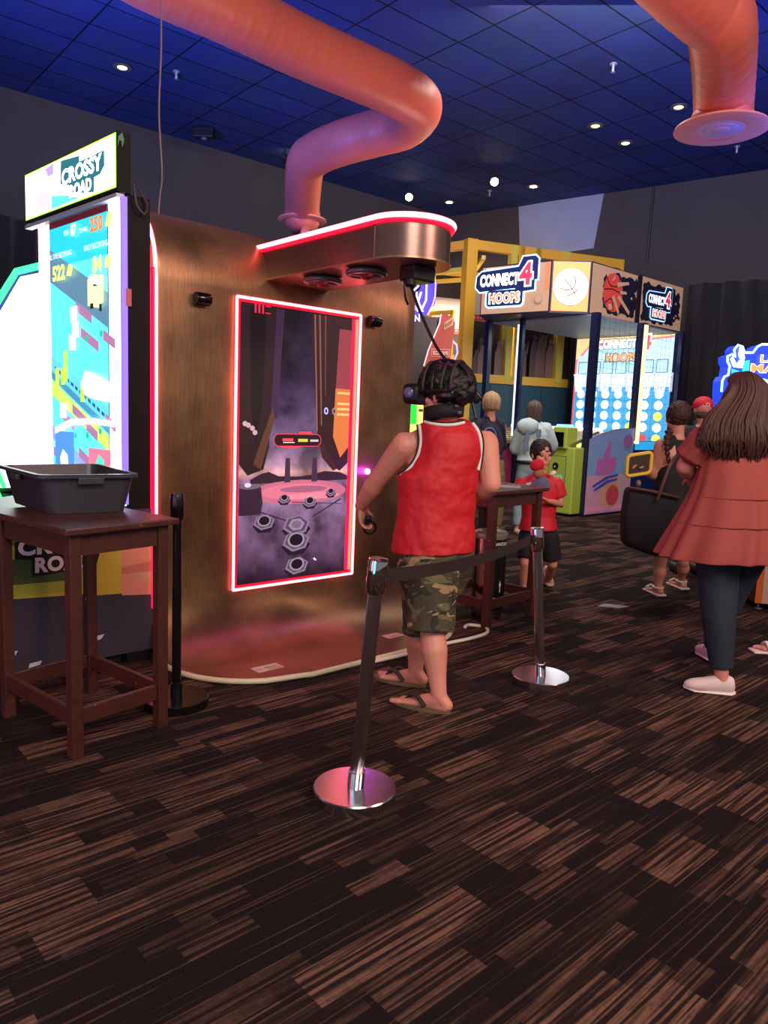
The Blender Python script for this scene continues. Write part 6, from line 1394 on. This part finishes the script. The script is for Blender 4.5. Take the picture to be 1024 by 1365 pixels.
# yellow frame held in the hand
yo = thing('yellow_phone_case', 'chunky yellow framed phone held up in the hand above the dark bag', 'phone', J(850, 622, Yk-.16))
o1_ = [(836, 610), (843, 606), (866, 603), (868, 609), (866, 626), (861, 631), (842, 635), (837, 630)]
bm = B(); ex = nrm(J(866, 605, Yk-.16)-J(840, 609, Yk-.16)); ey = ex.cross(V((0, 1, 0))); ey = V((ey.x, ey.y, -ey.z)) if ey.z < 0 else ey
cc = J(852, 619, Yk-.17)
q = [cc+ex*a+Z*b for a, b in rrect(-.10, -.085, .10, .085, .03)]; tube(bm, q, .016, 8, closed=True); ob('bumper_frame', bm, mat('yellow_rubber', '#e0bc40', .5), yo, True)
bm = B(); prism(bm, [cc+ex*a+Z*b for a, b in rrect(-.09, -.075, .09, .075, .02)], V((0, .012, 0))); ob('phone_body', bm, paint('#3a2820', .4), yo)
# blue lit tablet glow below
# ---- person in the red cap, mostly hidden
Yr = 7.3
rc = thing('person', 'person in a red baseball cap behind the auburn haired person', 'person', V((J(938, 560, Yr).x, Yr, 0)))
xr = J(938, 560, Yr).x
Rc = dict(s=1.0, sl=V((xr-.17, Yr, 1.40)), sr=V((xr+.17, Yr, 1.40)), el=V((xr-.22, Yr+.05, 1.12)), wl=V((xr-.15, Yr+.25, 1.0)), er=V((xr+.22, Yr+.05, 1.12)), wr=V((xr+.15, Yr+.25, 1.0)), neck=V((xr, Yr, 1.47)), head=J(937, 546, Yr), hf=V((.1, .99, 0)), hs=.12,
          pelvis=V((xr, Yr, .95)), hl_=V((xr-.09, Yr, .9)), hr=V((xr+.09, Yr, .9)), kl=V((xr-.1, Yr, .5)), kr=V((xr+.1, Yr, .5)), al=V((xr-.1, Yr, .08)), ar=V((xr+.1, Yr, .08)), tl=V((xr-.1, Yr+.16, .02)), tr=V((xr+.1, Yr+.16, .02)),
          hdl=V((0, 1, 0)), hnl=V((0, 0, -1)), hdr=V((0, 1, 0)), hnr=V((0, 0, -1)))
body(rc, Rc, skin('#c8887a'), .01)
c = Rc['head']+Z*.045
bm = B(); ell(bm, c, V((.092, 0, 0)), V((0, .105, 0)), V((0, 0, .085))); cp_ = ob('cap', bm, paint('#c81c3c', .7), rc, True)
bm = B(); ell(bm, c-V((0, -.12, .02)), V((.07, 0, 0)), V((0, .07, 0)), V((0, 0, .008))); ob('cap_brim', bm, paint('#c81c3c', .7), cp_, True)
bm = B(); tube(bm, ringpath(c+V((.0, -.108, -.0)), V((.016, 0, 0)), V((0, 0, .016)), 14), .004, 6, closed=True); ob('cap_emblem', bm, paint('#f0c8c8'), cp_, True)
bm = B(); tube(bm, ringpath(c+V((.0, -.095, -.065)), V((.03, 0, 0)), V((0, 0, .02)), 14), .004, 6, closed=True); ob('cap_strap', bm, paint('#a01830'), cp_, True)
bm = B(); ell(bm, Rc['head']-V((0, .03, .045)), V((.078, 0, 0)), V((0, .075, 0)), V((0, 0, .05))); ob('hair', bm, paint('#4a3a38', .8), rc, True)
torso_cloth(rc, Rc, mat('dark_shirt', '#28242c', .8), 'shirt', .88, sleeves=.6, slr=.085, v=.012)
trousers(rc, Rc, mat('dark_trousers', '#1c1c24', .8), 'trousers', 1.9, v=.012)
for k in 'lr':
    a = Rc['a'+k]; bm = B(); box(bm, V((a.x, a.y+.05, .045)), .10, .27, .09, bev=.03); ob('shoe', bm, paint('#201c1c'), rc, True)

# ---- woman in coral tunic with long hair
Yc = 4.05
wc_ = thing('person', 'person with long brown hair in a coral tunic and dark jeans walking away', 'person', V((1.95, 4.0, 0)))
Wc = dict(s=1.0, sl=J(938, 588, 4.08), sr=J(1036, 590, 4.2), el=J(913, 622, 4.14), wl=J(928, 640, 4.35), er=J(1058, 650, 4.25), wr=J(1045, 690, 4.45), neck=J(986, 566, 4.15), head=J(987, 533, 4.16), hf=V((-.1, .99, -.05)), hs=.125,
          pelvis=J(974, 715, 4.12), hl_=J(957, 725, 4.10), hr=J(1000, 725, 4.16), kl=J(958, 820, 4.0), kr=J(962, 812, 4.2), al=J(963, 898, 3.95), ar=J(951, 868, 4.50), tl=V((1.80, 4.02, .02)), tr=J(938, 855, 4.62),
          hdl=V((.3, .9, 0)), hnl=V((0, 0, -1)), hdr=V((0, .7, -.6)), hnr=V((-1, 0, 0)), curl=.5, arm=1.15, leg=1.05, girth=1.08, heelr=.12)
Wc['tr'].z = .06
Wc['al'] = V((Wc['al'].x, 3.95, .085)); Wc['tl'] = V((1.74, 3.99, .02))
body(wc_, Wc, skin('#d0887a'), .007)
coral = mat('coral_cotton', '#9a4038', .75, noise_amt=.06, nscale=4)
# tunic: flared loft with gathered pleats
bm = B(); rr = []
lat2 = nrm(Wc['sr']-Wc['sl']); fw2 = Z.cross(lat2).normalized()
spec = [(596, 4.12, 986, .205, .12), (620, 4.1, 986, .23, .15), (655, 4.1, 983, .26, .19), (690, 4.1, 976, .31, .24), (722, 4.1, 968, .355, .28), (741, 4.1, 962, .375, .30)]
spec = [(566, 4.15, 988, .07, .055), (574, 4.15, 988, .15, .085), (586, 4.14, 988, .195, .11)]+spec
nseg = 120
for i, (py, Y_, px_, a, b) in enumerate(spec):
    cpt = J(px_, py, Y_); amp = max(0, (i-3))/5*.022
    rr.append([bm.verts.new(cpt+lat2*(a*(1+amp*2.2*sin(k*2*pi/nseg*13+sin(k*.21)*1.4)))*cos(2*pi*k/nseg)+fw2*(b*(1+amp*2.2*sin(k*2*pi/nseg*13+sin(k*.21)*1.4)))*sin(2*pi*k/nseg)+Z*(.012*sin(k*2*pi/nseg*5)*amp*30*.03)) for k in range(nseg)])
for a, b in zip(rr, rr[1:]):
    for k in range(nseg): bm.faces.new((a[k], a[(k+1) % nseg], b[(k+1) % nseg], b[k]))
tn = ob('tunic', bm, coral, wc_, True, [('SOLIDIFY', dict(thickness=.008)), ('SUBSURF', dict(levels=2, render_levels=2))])
for iy in (5, 6):
    bm = B(); q = [V(p) for p in [v for v in []]]
    py, Y_, px_, a, b = spec[iy]; amp = (iy-3)/5*.022; cpt = J(px_, py+6, Y_)
    q = [cpt+lat2*((a+.012)*(1+amp*2.2*sin(k*2*pi/nseg*13+sin(k*.21)*1.4)))*cos(2*pi*k/nseg)+fw2*((b+.012)*(1+amp*2.2*sin(k*2*pi/nseg*13+sin(k*.21)*1.4)))*sin(2*pi*k/nseg) for k in range(nseg)]
    tube(bm, q, .004, 5, closed=True); ob('tunic_seam', bm, paint('#8a3630', .8), tn, True)
for k in 'lr':
    bm = B(); S_, E_ = Wc['s'+k], Wc['e'+k]; limb_open(bm, [(S_, .088), (S_.lerp(E_, .45), .086), (S_.lerp(E_, .68), .092)]); o_ = ob('sleeve', bm, coral, tn, True, rm_mods(.009, 3)); cloth_disp(o_, .02, .1)
Wc['cuff'] = .06
trousers(wc_, Wc, mat('dark_denim', '#1c2636', .75, noise_amt=.2, nscale=20), 'jeans', 1.84, r0=.13, r1=.088, v=.009, folds=.014)
for k, lift in (('l', 0), ('r', .12)):
    a, t_ = Wc['a'+k], Wc['t'+k]; d = (V((t_.x-a.x, t_.y-a.y, 0))).normalized(); r = d.cross(Z)
    if k == 'l': hl, bl_ = V((a.x, a.y, .042))-d*.05, V((t_.x, t_.y, .035))-d*.03
    else: hl, bl_ = V((a.x, a.y, a.z-.02))-d*.04, V((t_.x, t_.y, .045))
    dd = nrm(bl_-hl); uu = r.cross(dd).normalized()
    uu = uu if uu.z > 0 else -uu
    bm = B(); eloft(bm, [(hl-dd*.02+uu*.01, r*.02, uu*.03), (hl-dd*.005+uu*.012, r*.038, uu*.052), (hl.lerp(bl_, .3)+uu*.014, r*.041, uu*.054), (hl.lerp(bl_, .65)+uu*.004, r*.044, uu*.042), (bl_, r*.047, uu*.034), (bl_+dd*.035-uu*.004, r*.038, uu*.026), (bl_+dd*.055-uu*.008, r*.015, uu*.012)], 20)
    sho = ob('shoe', bm, mat('white_canvas', '#e0c8c4', .7), wc_, True, [('SUBSURF', dict(levels=1, render_levels=2))])
    bm = B(); eloft(bm, [(hl-dd*.024-uu*.03, r*.02, uu*.008), (hl-uu*.034, r*.041, uu*.010), (bl_-uu*.028, r*.050, uu*.009), (bl_+dd*.055-uu*.018, r*.018, uu*.008)], 20); ob('sole', bm, paint('#e8dcd8', .6), sho, True)
# long hair: scalp volume plus strands
hcx = Wc['head']; lh = mat('long_brown_hair', '#44241a', .6, noise_amt=.35, nscale=60, stretch=(8, 8, .8))
bm = B(); s = Wc['hs']; f = nrm(Wc['hf']); r = f.cross(Z)
ell(bm, hcx+Z*s*.26-f*s*.12, r*s*.74, f*s*.74, Z*s*.78)
eloft(bm, [(J(986, 508, 4.13), lat2*.03, fw2*.03), (J(986, 522, 4.12), lat2*.085, fw2*.07), (J(986, 545, 4.09), lat2*.13, fw2*.085), (J(985, 572, 4.07), lat2*.17, fw2*.085), (J(984, 592, 4.05), lat2*.185, fw2*.07), (J(984, 602, 4.04), lat2*.17, fw2*.05), (J(985, 606, 4.04), lat2*.13, fw2*.03)], 30)
hb = ob('long_hair', bm, lh, wc_, True, rm_mods(.009, 8))
bm = B(); rnd = random.Random(11); paths = []
for k in range(620):
    u_ = rnd.uniform(-1, 1); bk2 = rnd.uniform(.55, 1.05)*math.sqrt(max(.05, 1-u_*u_*.8)); x_ = u_
    cT = hcx+Z*s*.28
    st = cT+r*(x_*s*.22)+Z*s*.87+f*s*rnd.uniform(-.15, .35)
    p1 = cT+r*(x_*s*.72)-f*s*(.62*bk2)+Z*s*(.80-.22*abs(x_))
    p1b = cT+r*(x_*s*1.02)-f*s*(1.12*max(bk2, .75))+Z*s*-.05
    e_ = J(985+x_*49, 560, 4.05)+V((0, -.09*bk2, 0)); e2 = J(985+x_*54+rnd.uniform(-5, 5), 588, 4.02)+V((0, -.085*bk2, 0)); e3 = J(985+x_*52+rnd.uniform(-4, 4), 603+rnd.uniform(-24, 16)-16*x_*x_, 4.01)+V((0, -.05*bk2, 0))
    paths.append([st, p1, p1b, e_, e2, e3])
strands(bm, paths, .0085, .0012, 5)
so = ob('hair_strands', bm, lh, hb, True); so['kind'] = 'stuff'
# ---- figure stepping in from the right edge (only a sandalled foot reaches the frame)
ft = V((2.50, 4.74, 0)); xs = 2.95
st = thing('person', 'person at right edge of whom only a pale sandalled foot shows', 'person', V((xs, 4.85, 0)))
Sf = dict(s=.98, sl=V((xs, 4.68, 1.40)), sr=V((xs+.05, 5.02, 1.40)), el=V((xs+.02, 4.62, 1.12)), wl=V((xs-.1, 4.6, .9)), er=V((xs+.1, 5.1, 1.12)), wr=V((xs+.1, 5.1, .9)), neck=V((xs+.02, 4.85, 1.47)), head=V((xs, 4.85, 1.62)), hf=V((-1, .1, 0)), hs=.12,
          pelvis=V((xs+.03, 4.85, .95)), hl_=V((xs, 4.76, .9)), hr=V((xs, 4.94, .9)), kl=V((xs-.12, 4.75, .5)), kr=V((xs+.1, 4.95, .5)), al=V((2.655, 4.74, .08)), ar=V((xs+.25, 4.95, .10)), tl=V((2.49, 4.74, .03)), tr=V((xs+.1, 4.95, .02)),
          hdl=V((0, 0, -1)), hnl=V((1, 0, 0)), hdr=V((0, 0, -1)), hnr=V((1, 0, 0)), toes=1)
body(st, Sf, skin('#cc8a80'), .008)
torso_cloth(st, Sf, mat('grey_shirt', '#6a6470', .8), 'shirt', .88, sleeves=.6, slr=.085, v=.012)
trousers(st, Sf, mat('dark_trousers', '#1c1c24', .8), 'shorts', .8, v=.012)
for k in 'lr':
    a, t_ = Sf['a'+k], Sf['t'+k]; d = V((t_.x-a.x, t_.y-a.y, 0)).normalized(); bm = B(); box(bm, V((a.x, a.y, .009))+d*.06, .27, .10, .018, d, d.cross(Z), Z, bev=.008); sd = ob('sandal', bm, paint('#e0c8c4', .5), st, True)
    bm = B(); c = V((a.x, a.y, .03))+d*.10; tube(bm, [c+d.cross(Z)*x+Z*(.04*cos(x*28)) for x in (-.05, -.03, 0, .03, .05)], .012, 6); ob('strap', bm, paint('#f0e0dc', .5), sd, True)
